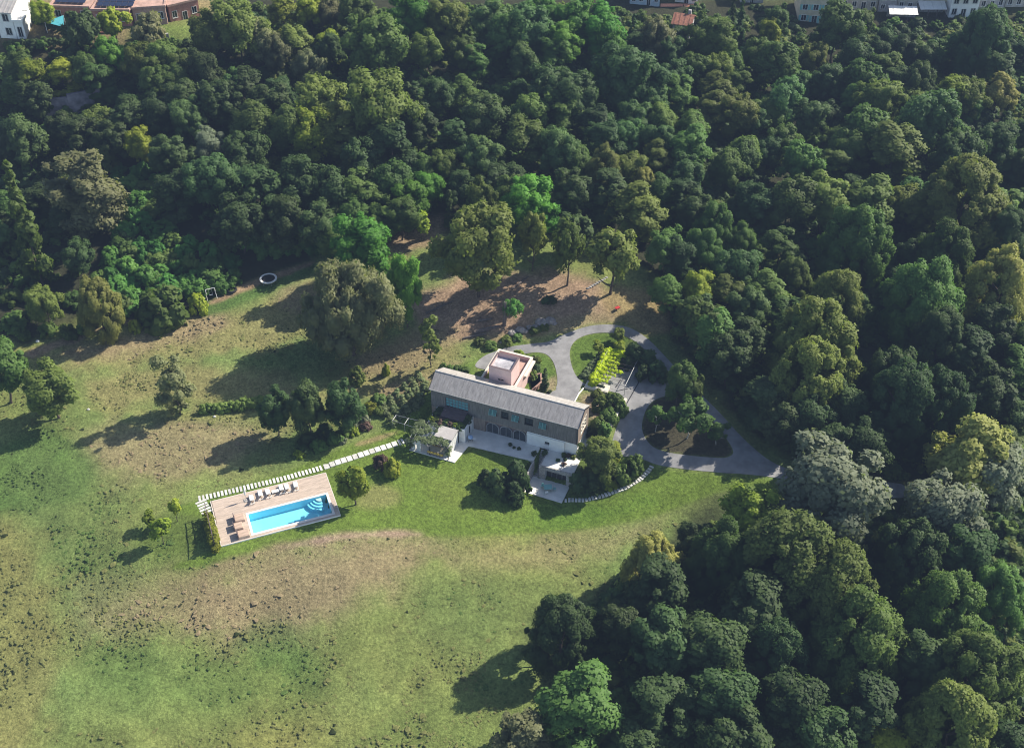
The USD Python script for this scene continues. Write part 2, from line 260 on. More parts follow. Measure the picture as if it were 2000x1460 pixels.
# ------------------------------------------------------------------ ground sheet
def lines(lo, hi, fine, near, far):
    a = list(np.arange(lo, hi + 1e-6, fine)); s, x = fine, hi
    while x < far[1]: s = min(s * 1.35, 260); x += s; a.append(x)
    s, x = fine, lo
    while x > far[0]: s = min(s * 1.35, 260); x -= s; a.insert(0, x)
    return np.array(a)
gx, gy = lines(-95, 95, .55, 0, (-2500, 2500)), lines(80, 215, .55, 0, (-300, 4500))
gX, gY = np.meshgrid(gx, gy, indexing='ij'); P2 = np.c_[gX.ravel(), gY.ravel()]
gz = zt(P2[:, 0], P2[:, 1])
p3 = np.c_[P2, np.zeros(len(P2))]
nz = {s: meshkit.fbm(p3 / s, 4, 11 + i) - .5 for i, s in enumerate((2.2, 7., 22.))}
col = np.tile(np.array([.146, .182, .056]), (len(P2), 1))                      # meadow
col = col * (1 + .55 * nz[7.][:, None]) ; col[:, 0] *= 1 + .5 * nz[22.]; col[:, 1] *= 1 + .12 * nz[2.2]
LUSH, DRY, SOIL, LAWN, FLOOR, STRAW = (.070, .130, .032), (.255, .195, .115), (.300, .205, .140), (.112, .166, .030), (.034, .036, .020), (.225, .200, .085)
def zone(pts, c, soft, rag=1.5, amount=1., rs=7., curved=True):
    """lays colour c over the polygon through the photo points, edges soft metres wide and ragged"""
    poly = (gcurve(pts) if curved else gpoly(pts)) if not isinstance(pts, Polygon) else pts
    x0, y0, x1, y1 = poly.buffer(soft + rag + 1).bounds
    s = np.nonzero((P2[:, 0] > x0) & (P2[:, 0] < x1) & (P2[:, 1] > y0) & (P2[:, 1] < y1))[0]
    q = P2[s]; d = shapely.distance(shapely.points(q), poly.exterior); d = np.where(shapely.contains_xy(poly, q[:, 0], q[:, 1]), -d, d) + rag * 2 * (.6 * nz[rs][s] + .6 * nz[2.2][s])
    w = (smooth(.5 - d / (2 * soft)) * amount)[:, None]
    col[s] = col[s] * (1 - w) + np.array(c) * (1 + .25 * nz[2.2][s] + .2 * nz[7.][s])[:, None] * w
# far ground and wood floor
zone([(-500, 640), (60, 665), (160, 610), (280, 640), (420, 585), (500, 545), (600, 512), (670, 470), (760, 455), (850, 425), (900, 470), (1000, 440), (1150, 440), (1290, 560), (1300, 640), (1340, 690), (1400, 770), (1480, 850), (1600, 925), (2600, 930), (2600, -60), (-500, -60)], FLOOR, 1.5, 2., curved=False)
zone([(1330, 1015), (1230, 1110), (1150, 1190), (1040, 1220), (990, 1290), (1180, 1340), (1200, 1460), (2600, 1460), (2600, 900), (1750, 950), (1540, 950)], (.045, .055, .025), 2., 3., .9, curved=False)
zone([(-60, 80), (380, 88), (420, 40), (430, -40), (-60, -40)], (.21, .17, .085), 1., 1., curved=False)
zone([(230, 66), (420, 70), (420, 52), (230, 56)], (.12, .16, .04), .6, .6)
# dry and lush patches of the meadow
for pts, c, soft, rag, am in [
    ([(150, 860), (230, 825), (330, 815), (470, 825), (560, 860), (540, 900), (420, 925), (260, 935), (160, 905)], DRY, 4, 4, .7),
    ([(430, 1110), (520, 1075), (640, 1050), (830, 1050), (800, 1130), (700, 1190), (600, 1230), (480, 1250), (400, 1210)], DRY, 4, 4, .82),
    ([(150, 1150), (260, 1130), (420, 1140), (430, 1220), (300, 1230), (170, 1230)], DRY, 3, 3.5, .55),
    ([(860, 1070), (1000, 1060), (1250, 1020), (1300, 1010), (1200, 1080), (1060, 1120), (900, 1120)], DRY, 2.5, 3, .45),
    ([(60, 690), (240, 655), (420, 625), (600, 560), (660, 600), (520, 680), (330, 700), (180, 730)], STRAW, 2.5, 3, .8),
    ([(120, 690), (260, 650), (420, 610), (430, 640), (330, 665), (200, 705)], DRY, 2, 2, .8),
    ([(540, 560), (620, 545), (640, 600), (560, 600)], DRY, 2, 2, .6),
    ([(180, 740), (420, 710), (640, 760), (700, 720), (850, 650), (900, 690), (760, 770), (520, 790), (330, 780), (220, 800)], STRAW, 2, 2.5, .8),
    ([(690, 700), (770, 660), (860, 610), (1000, 630), (940, 655), (860, 680), (800, 720), (720, 720)], DRY, 2, 2.5, .7),
    ([(720, 790), (770, 750), (860, 720), (900, 705), (870, 730), (800, 780)], DRY, 1.5, 1.5, .8),
    ([(780, 590), (900, 540), (1080, 530), (1180, 560), (1200, 610), (1100, 640), (980, 655), (860, 640)], SOIL, 2.5, 3, .95),
    ([(760, 455), (860, 420), (860, 465), (800, 490), (770, 500)], SOIL, 1.5, 1, .8),
    ([(1170, 575), (1290, 565), (1300, 640), (1260, 645), (1190, 610)], (.27, .205, .10), 1.5, 2, .9),
    ([(1040, 645), (1140, 615), (1200, 620), (1170, 632), (1060, 662)], DRY, 1, 1.2, .8),
    ([(0, 870), (120, 850), (190, 900), (160, 980), (60, 1000), (-40, 1000)], LUSH, 2, 3, .8),
    ([(40, 880), (60, 1100), (120, 1200), (260, 1150), (240, 1050), (200, 940)], (.10, .145, .045), 3, 4, .5),
    ([(400, 592), (500, 548), (603, 512), (606, 536), (520, 575), (420, 612)], LUSH, 1, 1, .85),
    ([(470, 890), (600, 840), (640, 880), (520, 925)], LUSH, 1.5, 2, .6),
    ([(160, 1330), (250, 1260), (400, 1300), (560, 1280), (620, 1330), (480, 1400), (260, 1420)], LUSH, 4, 5, .5),
    ([(480, 1240), (570, 1220), (590, 1300), (500, 1310)], LUSH, 2, 3, .6),
    ([(-40, 1040), (60, 1060), (120, 1250), (60, 1460), (-60, 1460)], (.215, .190, .070), 3, 4, .6),
    ([(700, 1420), (900, 1330), (1050, 1260), (1000, 1460), (700, 1470)], (.12, .165, .045), 3, 4, .6),
    ([(820, 1150), (1000, 1100), (1100, 1150), (1000, 1240), (860, 1250)], (.105, .145, .045), 3, 4, .6),
    ([(345, 1105), (420, 1075), (300, 1090), (260, 1040), (330, 1000), (400, 990), (420, 1080)], (.085, .125, .028), 1.5, 1.5, .8),
    ([(890, 720), (1000, 665), (1030, 672), (960, 690), (930, 715), (935, 735), (910, 745)], (.095, .15, .03), .8, .8, .9)]:
    zone(pts, c, soft, rag, am)
# mown lawns, dirt paths, islands
lawn_poly = gcurve([(338, 1106), (420, 1100), (560, 1062), (680, 1036), (830, 1046), (960, 1046), (1100, 1036), (1240, 1018), (1340, 985), (1420, 955), (1545, 948), (1480, 932), (1400, 925), (1272, 908), (1230, 880), (1100, 890), (1000, 880), (880, 870), (850, 780), (835, 765),
                    (800, 800), (760, 835), (700, 860), (560, 920), (480, 945), (360, 985), (350, 1000), (440, 1020), (430, 1065)], 4)
zone(lawn_poly, LAWN, .5, .35)
zone([(720, 950), (770, 955), (770, 985), (700, 985)], (.22, .20, .085), 1.2, 1.2, .6)
zone([(830, 930), (950, 940), (960, 1000), (860, 990)], (.13, .165, .035), 2, 2, .6)
zone([(1050, 1000), (1200, 985), (1250, 960), (1280, 985), (1180, 1015), (1060, 1025)], (.075, .15, .022), 2, 2, .6)
zone([(540, 1068), (620, 1050), (700, 1038), (780, 1034), (822, 1042), (800, 1048), (700, 1050), (600, 1065)], (.30, .215, .155), .6, .6)
zone([(400, 1112), (540, 1062), (560, 1066), (420, 1118)], (.23, .19, .10), .8, .8, .8)
zone([(500, 545), (602, 512), (604, 519), (510, 556), (420, 590), (420, 583)], (.28, .19, .12), .5, .6, .9)
zone([(60, 683), (160, 650), (250, 625), (252, 632), (160, 660), (64, 695)], (.28, .20, .13), .5, .6, .9)
zone([(410, 806), (520, 790), (522, 800), (420, 820), (180, 800), (180, 793)], (.21, .215, .075), .6, .5, .7)
zone([(700, 862), (770, 842), (772, 848), (705, 870)], (.27, .20, .11), .4, .4, .8)

def island(pts, c, amount=1.):
    p = gcurve(pts, 6); zone(p, c, .35, .25, amount); return p
ISL1 = [(1113, 695), (1118, 672), (1138, 657), (1170, 650), (1205, 652), (1236, 664), (1262, 685), (1288, 706), (1312, 735), (1306, 747), (1268, 738), (1248, 728), (1247, 714), (1222, 706), (1190, 697), (1175, 724), (1160, 752), (1140, 748), (1122, 728)]
ISL2 = [(1254, 838), (1261, 802), (1278, 782), (1300, 774), (1335, 776), (1362, 790), (1392, 822), (1420, 858), (1432, 882), (1420, 893), (1390, 893), (1345, 889), (1300, 882), (1270, 868)]
ISL3 = [(1002, 700), (1030, 690), (1062, 690), (1080, 706), (1088, 735), (1086, 757), (1070, 768), (1040, 770), (1015, 740)]
isl1, isl2, isl3 = island(ISL1, (.085, .135, .026)), island(ISL2, (.060, .055, .035)), island(ISL3, (.09, .145, .03))
zone([(1230, 672), (1262, 687), (1300, 725), (1305, 745), (1250, 733), (1215, 700)], (.055, .060, .030), 1, 1, .8)
zone([(1140, 770), (1190, 775), (1195, 800), (1165, 830), (1140, 800)], (.24, .175, .12), 1, 1, .9)
zone([(1062, 748), (1085, 735), (1086, 760), (1060, 768)], (.26, .20, .13), .7, .6, .8)
zone([(1210, 935), (1265, 895), (1272, 910), (1230, 955), (1110, 980), (1105, 950), (1160, 880)], (.07, .10, .025), .6, .5, .9)
# micro relief away from the made surfaces
made = unary_union([lawn_poly, isl1, isl3] + [p for p, _, _ in PATCH]).buffer(2.5)
road_outer = gcurve([(928, 714), (948, 694), (985, 680), (1040, 671), (1072, 667), (1102, 653), (1138, 640), (1176, 634), (1212, 636), (1242, 646), (1272, 668), (1302, 699), (1334, 735), (1367, 768), (1402, 802), (1442, 846), (1478, 880), (1512, 904), (1556, 920), (1640, 935), (1760, 945), (1760, 972), (1640, 955), (1548, 938), (1480, 928), (1400, 922), (1330, 915), (1280, 906), (1245, 893), (1206, 889),
                     (1196, 868), (1203, 838), (1218, 806), (1222, 785), (1212, 770), (1200, 766), (1180, 762), (1160, 756), (1138, 752), (1132, 762), (1118, 786), (1060, 772), (1086, 757), (1000, 728), (950, 722)], 5)
road_poly = road_outer.difference(unary_union([isl1, isl2, isl3])).buffer(-.05).buffer(.05)
_d = shapely.distance(shapely.points(P2), unary_union([made, road_poly.buffer(1.5)]))
gz = gz + smooth(_d / 3.) * (nz[2.2] * .45 + nz[7.] * .7)
_in = (P2[:, 0] > -60) & (P2[:, 0] < -10) & (P2[:, 1] > 110) & (P2[:, 1] < 150)
deck_poly = Polygon([dxy(0, 0), dxy(DECK_L, 0), dxy(DECK_L, DECK_W), dxy(0, DECK_W)])
gz[_in] = np.where(shapely.contains_xy(deck_poly.buffer(-1.1), P2[_in, 0], P2[_in, 1]), -3.0, gz[_in])
nx, ny = len(gx), len(gy); ii, jj = np.meshgrid(np.arange(nx - 1), np.arange(ny - 1), indexing='ij'); k0 = (ii * ny + jj).ravel()
gf = np.c_[k0, k0 + ny, k0 + ny + 1, k0 + 1]
V3 = np.c_[P2, gz]
gn = meshkit.arrays((V3, gf), True)[2]
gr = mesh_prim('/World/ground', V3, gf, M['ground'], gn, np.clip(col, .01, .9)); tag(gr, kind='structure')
tag(part('driveway', drape(road_poly, .05), M['asphalt']), kind='structure')

# ------------------------------------------------------------------ the long house
def hl(px, py, z):                                          # photo point at height z, in the house frame
    p = at(px, py, z)[:2] - HO; return np.array([p @ HU, p @ HV, z])
house = thing('house', 'long grey timber-clad house with zinc gable roof and pink tower', 'house', (*HO, 0), HA)
HLEN, HWID, ZE, ZR = 25.5, 5.25, 6.5, 8.05
def manif(m): return manifold3d.Manifold(manifold3d.Mesh(np.asarray(m.vertices, np.float32), np.asarray(m.faces, np.uint32)))
def cut(body, boxes):
    b = manif(body)
    for k in boxes: b = b - manif(k)
    return b
gable = trimesh.creation.extrude_polygon(Polygon([(0, 0), (HWID, 0), (HWID, ZE - 2.6), (HWID / 2, ZR - 2.6), (0, ZE - 2.6)]), HLEN, engine='earcut')
gable.apply_transform(np.array([[0, 0, 1, 0], [1, 0, 0, 0], [0, 1, 0, 2.6], [0, 0, 0, 1.]]))
WIN = [(10.35, 11.65), (12.5, 13.6), (14.3, 15.5), (16.55, 17.85), (19.0, 20.2)]
holes = [box(a, b, -1, .18, 4.25, 5.5) for a, b in WIN] + [box(2.6, 6.6, -1, .2, 3.5, 5.35), box(HLEN - .22, HLEN + 1, 1.3, 4.0, 3.7, 5.9)]
part('upper_wall', cut(gable, holes), M['clad'], house)
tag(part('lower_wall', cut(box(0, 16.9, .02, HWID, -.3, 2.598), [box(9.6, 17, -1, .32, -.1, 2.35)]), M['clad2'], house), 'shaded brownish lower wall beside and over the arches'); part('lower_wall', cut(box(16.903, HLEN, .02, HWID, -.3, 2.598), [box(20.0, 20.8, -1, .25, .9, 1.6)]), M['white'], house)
part('gable_cladding', cut(trimesh.creation.extrude_polygon(Polygon([(.0, 2.5), (HWID, 2.5), (HWID, ZE), (HWID / 2, ZR), (0, ZE)]), .06, engine='earcut').apply_transform(np.array([[0, 0, 1, HLEN + .003], [1, 0, 0, 0], [0, 1, 0, 0], [0, 0, 0, 1.]])), [box(HLEN - 1, HLEN + 1, 1.3, 4.0, 3.7, 5.9)]), M['clad2'], house)
# white outer wall of the lower storey, right of the arches
ww = box(16.9, 23.4, -.16, .018, 0, 2.45); part('white_wall', cut(ww, [box(20.0, 20.8, -1, 1, .9, 1.6)]), M['white'], house)
w = part('small_window', cat(box(20.0, 20.8, .1, .14, .9, 1.6)), M['dark_glass'], house)
# arches: dark wall with three arched frames set in the recess
ar = part('arcade', box(9.62, 16.88, .24, .31, -.1, 2.34), M['slat'], house)
for k in range(3):
    c0 = 10.85 + k * 2.35; pts = [(c0 - 1.05, 0)] + [(c0 - 1.05 * math.cos(t), 1.25 + .95 * math.sin(t)) for t in np.linspace(0, math.pi, 14)] + [(c0 + 1.05, 0)]
    fr = cat(*[beam((a[0], .15, a[1]), (b[0], .15, b[1]), .12) for a, b in zip(pts, pts[1:])], beam((c0, .16, 0), (c0, .16, 2.15), .07))
    part('arch_frame', fr, M['grey_metal'], ar)
    part('arch_glass', prism(Polygon(pts), 0, .03).apply_transform(np.array([[1, 0, 0, 0], [0, 0, 1, .2], [0, 1, 0, 0], [0, 0, 0, 1.]])), M['dark_glass'], ar)
# roof: panels of weathered zinc, ridge cap, gutters
ov = .18; n = 24; Lr = HLEN + 2 * ov; sl = math.atan2(ZR - ZE, HWID / 2)
rf = part('roof', cat(*[trimesh.creation.extrude_polygon(Polygon([(-.16, ZE - .1), (HWID / 2, ZR), (HWID + .16, ZE - .1), (HWID + .16, ZE - .02), (HWID / 2, ZR + .08), (-.16, ZE - .02)]), Lr, engine='earcut').apply_transform(np.array([[0, 0, 1, -ov], [1, 0, 0, 0], [0, 1, 0, 0.], [0, 0, 0, 1.]]))]), M['dark_metal'], house)
for side in (0, 1):
    for k in range(n):
        a, b = -ov + Lr * k / n + .012, -ov + Lr * (k + 1) / n - .012
        q = [(a, -.2, ZE - .03), (b, -.2, ZE - .03), (b, HWID / 2 - .02, ZR + .10), (a, HWID / 2 - .02, ZR + .10)]
        if side: q = [(x, HWID - y, z) for x, y, z in q]
        q = np.array(q); up_ = np.array([0, 0, .035 + .006 * (k * 7 % 3)]); v = np.vstack([q, q + up_]); f = [[0, 1, 2, 3], [4, 5, 6, 7], [0, 1, 5, 4], [1, 2, 6, 5], [2, 3, 7, 6], [3, 0, 4, 7]]
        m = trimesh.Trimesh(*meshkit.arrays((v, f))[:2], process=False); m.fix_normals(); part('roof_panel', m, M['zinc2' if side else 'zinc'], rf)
part('ridge_cap', box(-ov, HLEN + ov, HWID / 2 - .12, HWID / 2 + .12, ZR + .1, ZR + .17), M['zinc2'], rf)
part('gutter', cat(rod((-ov, -.27, ZE - .06), (HLEN + ov, -.27, ZE - .06), .07), rod((-ov, HWID + .27, ZE - .06), (HLEN + ov, HWID + .27, ZE - .06), .07)), M['zinc2'], rf)
for x in (HLEN + ov + .03, -ov - .03):
    for y in (-.25, HWID + .25): part('verge_trim', beam((x, y, ZE), (x, HWID / 2, ZR + .13), .07, .14), M['dark_metal'], rf)
part('downpipe', rod((HLEN - .15, -.1, 2.6), (HLEN - .15, -.1, ZE - .1), .05), M['dark_metal'], house)
def window(a, b, z0, z1, y, parent, mt, pane, cols=2, rows=1, kind='window'):
    w = part(kind, cat(box(a - .06, a, y - .12, y + .1, z0 - .06, z1 + .06), box(b, b + .06, y - .12, y + .1, z0 - .06, z1 + .06), box(a, b, y - .12, y + .1, z1, z1 + .06), box(a - .1, b + .1, y - .2, y + .1, z0 - .1, z0)), mt, parent)
    for i in range(cols):
        for j in range(rows):
            xa, xb = a + (b - a) * i / cols + .03, a + (b - a) * (i + 1) / cols - .03; za, zb = z0 + (z1 - z0) * j / rows + .03, z0 + (z1 - z0) * (j + 1) / rows - .03
            part('pane', box(xa, xb, y + .02, y + .05, za, zb), pane, w)
    part('mullion', cat(*[box(a + (b - a) * i / cols - .025, a + (b - a) * i / cols + .025, y - .02, y + .06, z0, z1) for i in range(1, cols)], *[box(a, b, y - .015, y + .055, z0 + (z1 - z0) * j / rows - .02, z0 + (z1 - z0) * j / rows + .02) for j in range(1, rows)]), mt, w)
    return w
for k, (a, b) in enumerate(WIN):
    w = window(a, b, 4.25, 5.5, .08, house, M['dark_metal'] if k % 2 else M['slat'], M['dark_glass'], 2, 1)
    if k % 2 == 0:                                          # teal louvred shutters pushed out over the sill
        for s in range(2):
            xa = a + s * (b - a) / 2
            sh = cat(*[beam((xa + .03, -.05 - .06 * j, 5.42 - .15 * j), (xa + (b - a) / 2 - .03, -.05 - .06 * j, 5.42 - .15 * j), .13, .03) for j in range(7)], beam((xa + .03, -.04, 5.48), (xa + .03, -.48, 4.45), .04), beam((xa + (b - a) / 2 - .03, -.04, 5.48), (xa + (b - a) / 2 - .03, -.48, 4.45), .04))
            tag(part('shutter', sh, M['teal'], w), 'teal slatted shutter pushed outwards')
window(2.6, 6.6, 3.5, 5.35, .1, house, M['slat'], M['teal_glass'], 7, 3, 'studio_window')
gw = part('gable_window', cat(box(HLEN - .1, HLEN + .1, 1.3, 4.0, 3.6, 3.72), box(HLEN - .1, HLEN + .1, 1.3, 4.0, 5.88, 5.98), box(HLEN - .1, HLEN + .1, 1.24, 1.34, 3.6, 5.98), box(HLEN - .1, HLEN + .1, 3.96, 4.06, 3.6, 5.98)), M['cream'], house)
for i in range(3):
    for j in range(3): part('pane', box(HLEN - .17, HLEN - .14, 1.36 + .88 * i, 2.18 + .88 * i, 3.75 + .72 * j, 4.42 + .72 * j), M['dark_glass'], gw)
part('mullion', cat(*[box(HLEN - .12, HLEN + .05, 2.18 + .88 * i, 2.26 + .88 * i, 3.7, 5.9) for i in range(2)], *[box(HLEN - .12, HLEN + .04, 1.3, 4, 4.41 + .72 * j, 4.48 + .72 * j) for j in range(2)]), M['cream'], gw)
# rear block and tower
blk = part('rear_block', cut(box(6.6, 12.8, HWID + .003, 13.5, 0, 6.3), [box(6.9, 12.45, 0, 13.2, 5.55, 7)]), M['pink'], house)
part('coping', cat(box(6.54, 6.9, HWID + .25, 13.56, 6.303, 6.36), box(12.44, 12.86, HWID + .25, 13.56, 6.303, 6.36), box(6.9, 12.44, 13.18, 13.56, 6.303, 6.36)), M['cream'], blk)
part('roof_deck', box(6.91, 12.44, HWID + .05, 13.19, 5.553, 5.6), M['terra2'], blk)
part('green_roof', box(6.93, 8.15, 5.4, 8.6, 5.603, 5.72), M['sedum'], blk)
part('pale_roof', box(6.93, 8.15, 8.62, 13.15, 5.603, 5.64), M['cream'], blk)
tw = part('tower', cut(box(8.2, 12.1, HWID + .02, 9.0, 5.6, 9.6), [box(8.42, 11.88, 5.5, 8.78, 9.05, 11), box(9.75, 10.75, 5, 5.45, 7.0, 7.45)]), M['pink'], house)
part('tower_coping', cat(box(8.14, 8.44, HWID - .04, 9.06, 9.603, 9.65), box(11.86, 12.16, HWID - .04, 9.06, 9.603, 9.65), box(8.44, 11.86, HWID - .04, 5.52, 9.603, 9.65), box(8.44, 11.86, 8.76, 9.06, 9.603, 9.65)), M['slat'], tw)
part('roof_membrane', box(8.43, 11.87, 5.51, 8.77, 9.053, 9.08), M['membrane'], tw)
tww = part('tower_window', cat(box(9.75, 10.75, 5.3, 5.42, 7.40, 7.45), box(9.75, 10.75, 5.3, 5.42, 7.0, 7.05), box(10.22, 10.28, 5.3, 5.42, 7.05, 7.4)), M['pink'], tw)
part('pane', box(9.75, 10.22, 5.43, 5.445, 7.05, 7.4), M['dark_glass'], tww); part('pane', box(10.28, 10.75, 5.43, 5.445, 7.05, 7.4), M['dark_glass'], tww)
part('side_window', cat(box(12.803, 12.83, 9.6, 10.5, 4.6, 5.2)), M['dark_glass'], blk)
part('cornice', box(12.803, 13.25, 9.2, 13.5, 5.35, 5.75), M['cream'], blk)
# block under the planted balcony
bb = part('balcony_block', cut(box(1.0, 7.5, -3.6, -.003, -.1, 2.75), [box(1.2, 7.3, -3.4, -.2, 2.45, 3), box(7.2, 8, -1.9, -1.0, 0, 2.1)]), M['white'], house)
tag(part('door', box(7.22, 7.27, -1.9, -1.0, 0, 2.1), M['dark_metal'], bb), 'dark side door')
part('planter_soil', box(1.21, 7.29, -3.39, -.21, 2.453, 2.55), M['soil'], bb)
sd = part('balcony_deck', cat(box(2.7, 6.5, -2.0, -1.9, 2.55, 3.18), box(2.7, 6.5, -.35, -.25, 2.55, 3.38)), M['slat'], house)
for k in range(10):
    y = -.2 - k * .215; part('slat', box(2.6, 6.6, y - .16, y, 3.405 - .022 * k, 3.45 - .022 * k), M['slat'], sd)

# ------------------------------------------------------------------ terraces, steps, patio (setting)
def hm(m):
    m = trimesh.Trimesh(*meshkit.arrays(m)[:2], process=False)
    m.apply_transform(trimesh.transformations.rotation_matrix(HA, [0, 0, 1])); m.apply_translation([*HO, 0]); return m
ter = tag(part('terrace', hm(prism(Polygon([(-.3, -8.4), (7.7, -8.4), (8.3, -4.1), (19.3, -3.5), (19.3, -.17), (16.9, -.17), (16.9, .23), (9.6, .23), (9.6, -.002), (7.52, -.002), (7.52, -3.62), (-.3, -3.62)]), -.8, 0)), M['paving']), kind='structure')
rt = tag(part('roof_terrace', hm(cut(prism(Polygon([(20.6, -4.2), (26.3, -4.2), (26.3, 4.6), (25.503, 4.6), (25.503, -.003), (23.4, -.003), (23.4, -.17), (20.6, -.17)]), -2.9, .02), [box(21.7, 25.2, -5, -3.6, -2.59, -.55)])), M['paving']), kind='structure')
part('parapet', hm(cat(box(20.6, 26.3, -4.2, -4.0, .023, .16), box(20.6, 20.78, -4.0, -.18, .023, .12))), M['stone'], rt)
part('garage_panel', hm(box(21.7, 25.2, -3.64, -3.603, -2.59, -.55)), M['dark_metal'], rt)
for k in range(4): part('panel_frame', hm(box(21.72 + .86 * k, 21.78 + .86 * k, -3.72, -3.645, -2.59, -.56)), M['grey_metal'], rt)
part('stone_facing', hm(cut(box(20.6, 26.3, -4.26, -4.203, -2.6, .02), [box(21.7, 25.2, -5, -3, -2.7, -.55)])), M['stone'], rt)
pt = tag(part('patio', hm(prism(Polygon([(19.6, -8.1), (25.9, -8.1), (25.9, -4.262), (20.6, -4.262), (19.6, -4.262)]), -3.3, -2.6)), M['paving']), kind='structure')
st = thing('stone_side_wall', 'grey stone wall stepping down beside the sunken patio', 'wall', (*HO, 0), HA)
part('wall', cat(trimesh.creation.extrude_polygon(Polygon([(-8.1, -3.2), (-3.6, -3.2), (-3.6, .25), (-6.2, -.05), (-8.1, -.9)]), .28, engine='earcut').apply_transform(np.array([[0, 0, 1, 19.3], [1, 0, 0, 0], [0, 1, 0, 0], [0, 0, 0, 1.]]))), M['stone'], st)
ramp = tag(part('ramp', hm(cat(*[box(19.6, 20.58, -4.25 + .3 * i, -4.25 + .3 * (i + 1), -2.9, -2.6 + .19 * (i + 1)) for i in range(13)])), M['stone']), kind='structure')

# ------------------------------------------------------------------ pool, deck
dloc = (*DO, 0.0)
PU0, PU1, PV0, PV1 = 3.35, 15.9, 1.55, 5.85                 # pool in the deck frame
def dloc_of(px, py, z=.05): p = at(px, py, z)[:2] - DO; return p @ DU, p @ DV
_pc = np.array([dloc_of(*q) for q in [(483, 1003), (635, 966), (651, 999), (496, 1043)]])
PU0, PU1, PV0, PV1 = (_pc[0, 0] + _pc[3, 0]) / 2, (_pc[1, 0] + _pc[2, 0]) / 2, (_pc[2, 1] + _pc[3, 1]) / 2, (_pc[0, 1] + _pc[1, 1]) / 2
deck = thing('pool_deck', 'pinkish weathered timber deck round the swimming pool', 'deck', dloc, DA)
planks = [[], [], []]; pw = .145; nrow = int(DECK_W / pw); rng = np.random.default_rng(5)
for k in range(nrow):
    y0, y1 = k * pw, k * pw + pw - .012
    inside = y1 > PV0 - .35 and y0 < PV1 + .35
    for a, b in ([(0, PU0 - .35), (PU1 + .35, DECK_L)] if inside else [(0, DECK_L)]):
        cuts = [a] + sorted(rng.uniform(a + 1, b - 1, max(0, int((b - a) / 3.2)))) + [b] if b - a > 2.5 else [a, b]
        for c, d in zip(cuts, cuts[1:]): planks[rng.integers(3)].append(box(c, d - .01, y0, y1, -.04, .05 + rng.uniform(0, .006)))
for i, p in enumerate(planks): tag(part('deck_boards', cat(*p), mat(f'deck_board_tone_{i}', ((.50, .40, .325), (.46, .37, .305), (.53, .425, .35))[i], .75, .2, 3.0, .15, 15., stretch=(.25, 3, 1)), deck), kind='stuff')
part('deck_substructure', cut(box(.03, DECK_L - .03, .03, DECK_W - .03, -.5, -.045), [box(PU0 - .3, PU1 + .3, PV0 - .3, PV1 + .3, -2, 2)]), M['slat'], deck)
part('edge_board', cat(box(-.06, DECK_L + .06, -.07, -.003, -.35, .06), box(-.06, DECK_L + .06, nrow * pw + .003, nrow * pw + .07, -.35, .06), box(-.07, -.003, 0, nrow * pw, -.35, .06), box(DECK_L + .003, DECK_L + .07, 0, nrow * pw, -.35, .06)), M['coping'], deck)
pool = thing('swimming_pool', 'rectangular blue swimming pool with corner steps set in the deck', 'swimming pool', dloc, DA)
pz = -1.5
part('basin', cut(box(PU0 - .25, PU1 + .25, PV0 - .25, PV1 + .25, pz - .2, -.0), [box(PU0, PU1, PV0, PV1, pz, 2)]), M['pool'], pool)
cp = .34
part('coping', cat(rbox(PU0 - cp, PU1 + cp, PV0 - cp, PV0 + .03, .003, .075, .01), rbox(PU0 - cp, PU1 + cp, PV1 - .03, PV1 + cp, .003, .075, .01), rbox(PU0 - cp, PU0 + .03, PV0 + .032, PV1 - .032, .003, .075, .01), rbox(PU1 - .03, PU1 + cp, PV0 + .032, PV1 - .032, .003, .075, .01)), M['coping'], pool)
for k in range(4):                                          # curved corner steps at the far right
    r = 2.5 - .52 * k; sx = PU1 - 1.3
    poly = Polygon([(PU1 - .9 - r * math.cos(t) * .9, PV1 - r * math.sin(t) * .85) for t in np.linspace(0, math.pi / 2, 10)] + [(PU1 - .9, PV1)])
    part('step', prism(poly, pz + .003, -.95 + .21 * k), M['pool'] if k < 3 else M['coping'], pool)
part('bench_shelf', box(PU0 + .003, PU1 - 2.9, PV0 + .003, PV0 + .3, pz + .003, -.9), M['pool'], pool)
g = box(PU0 + .002, PU1 - .002, PV0 + .002, PV1 - .002, -.14, -.135); wv = np.array([[PU0 + .002, PV0 + .002, -.13], [PU1 - .002, PV0 + .002, -.13], [PU1 - .002, PV1 - .002, -.13], [PU0 + .002, PV1 - .002, -.13]])
tag(mesh_prim(path_for(pool, 'water'), wv, [[0, 1, 2, 3]], M['water']), 'clear blue pool water')

SLABS = [M['slab'], mat('worn_slab', (.50, .49, .46), .85, .18, 2.0, .2, 12.), mat('clean_slab', (.64, .62, .58), .85, .1, 1.6, .2, 12.)]
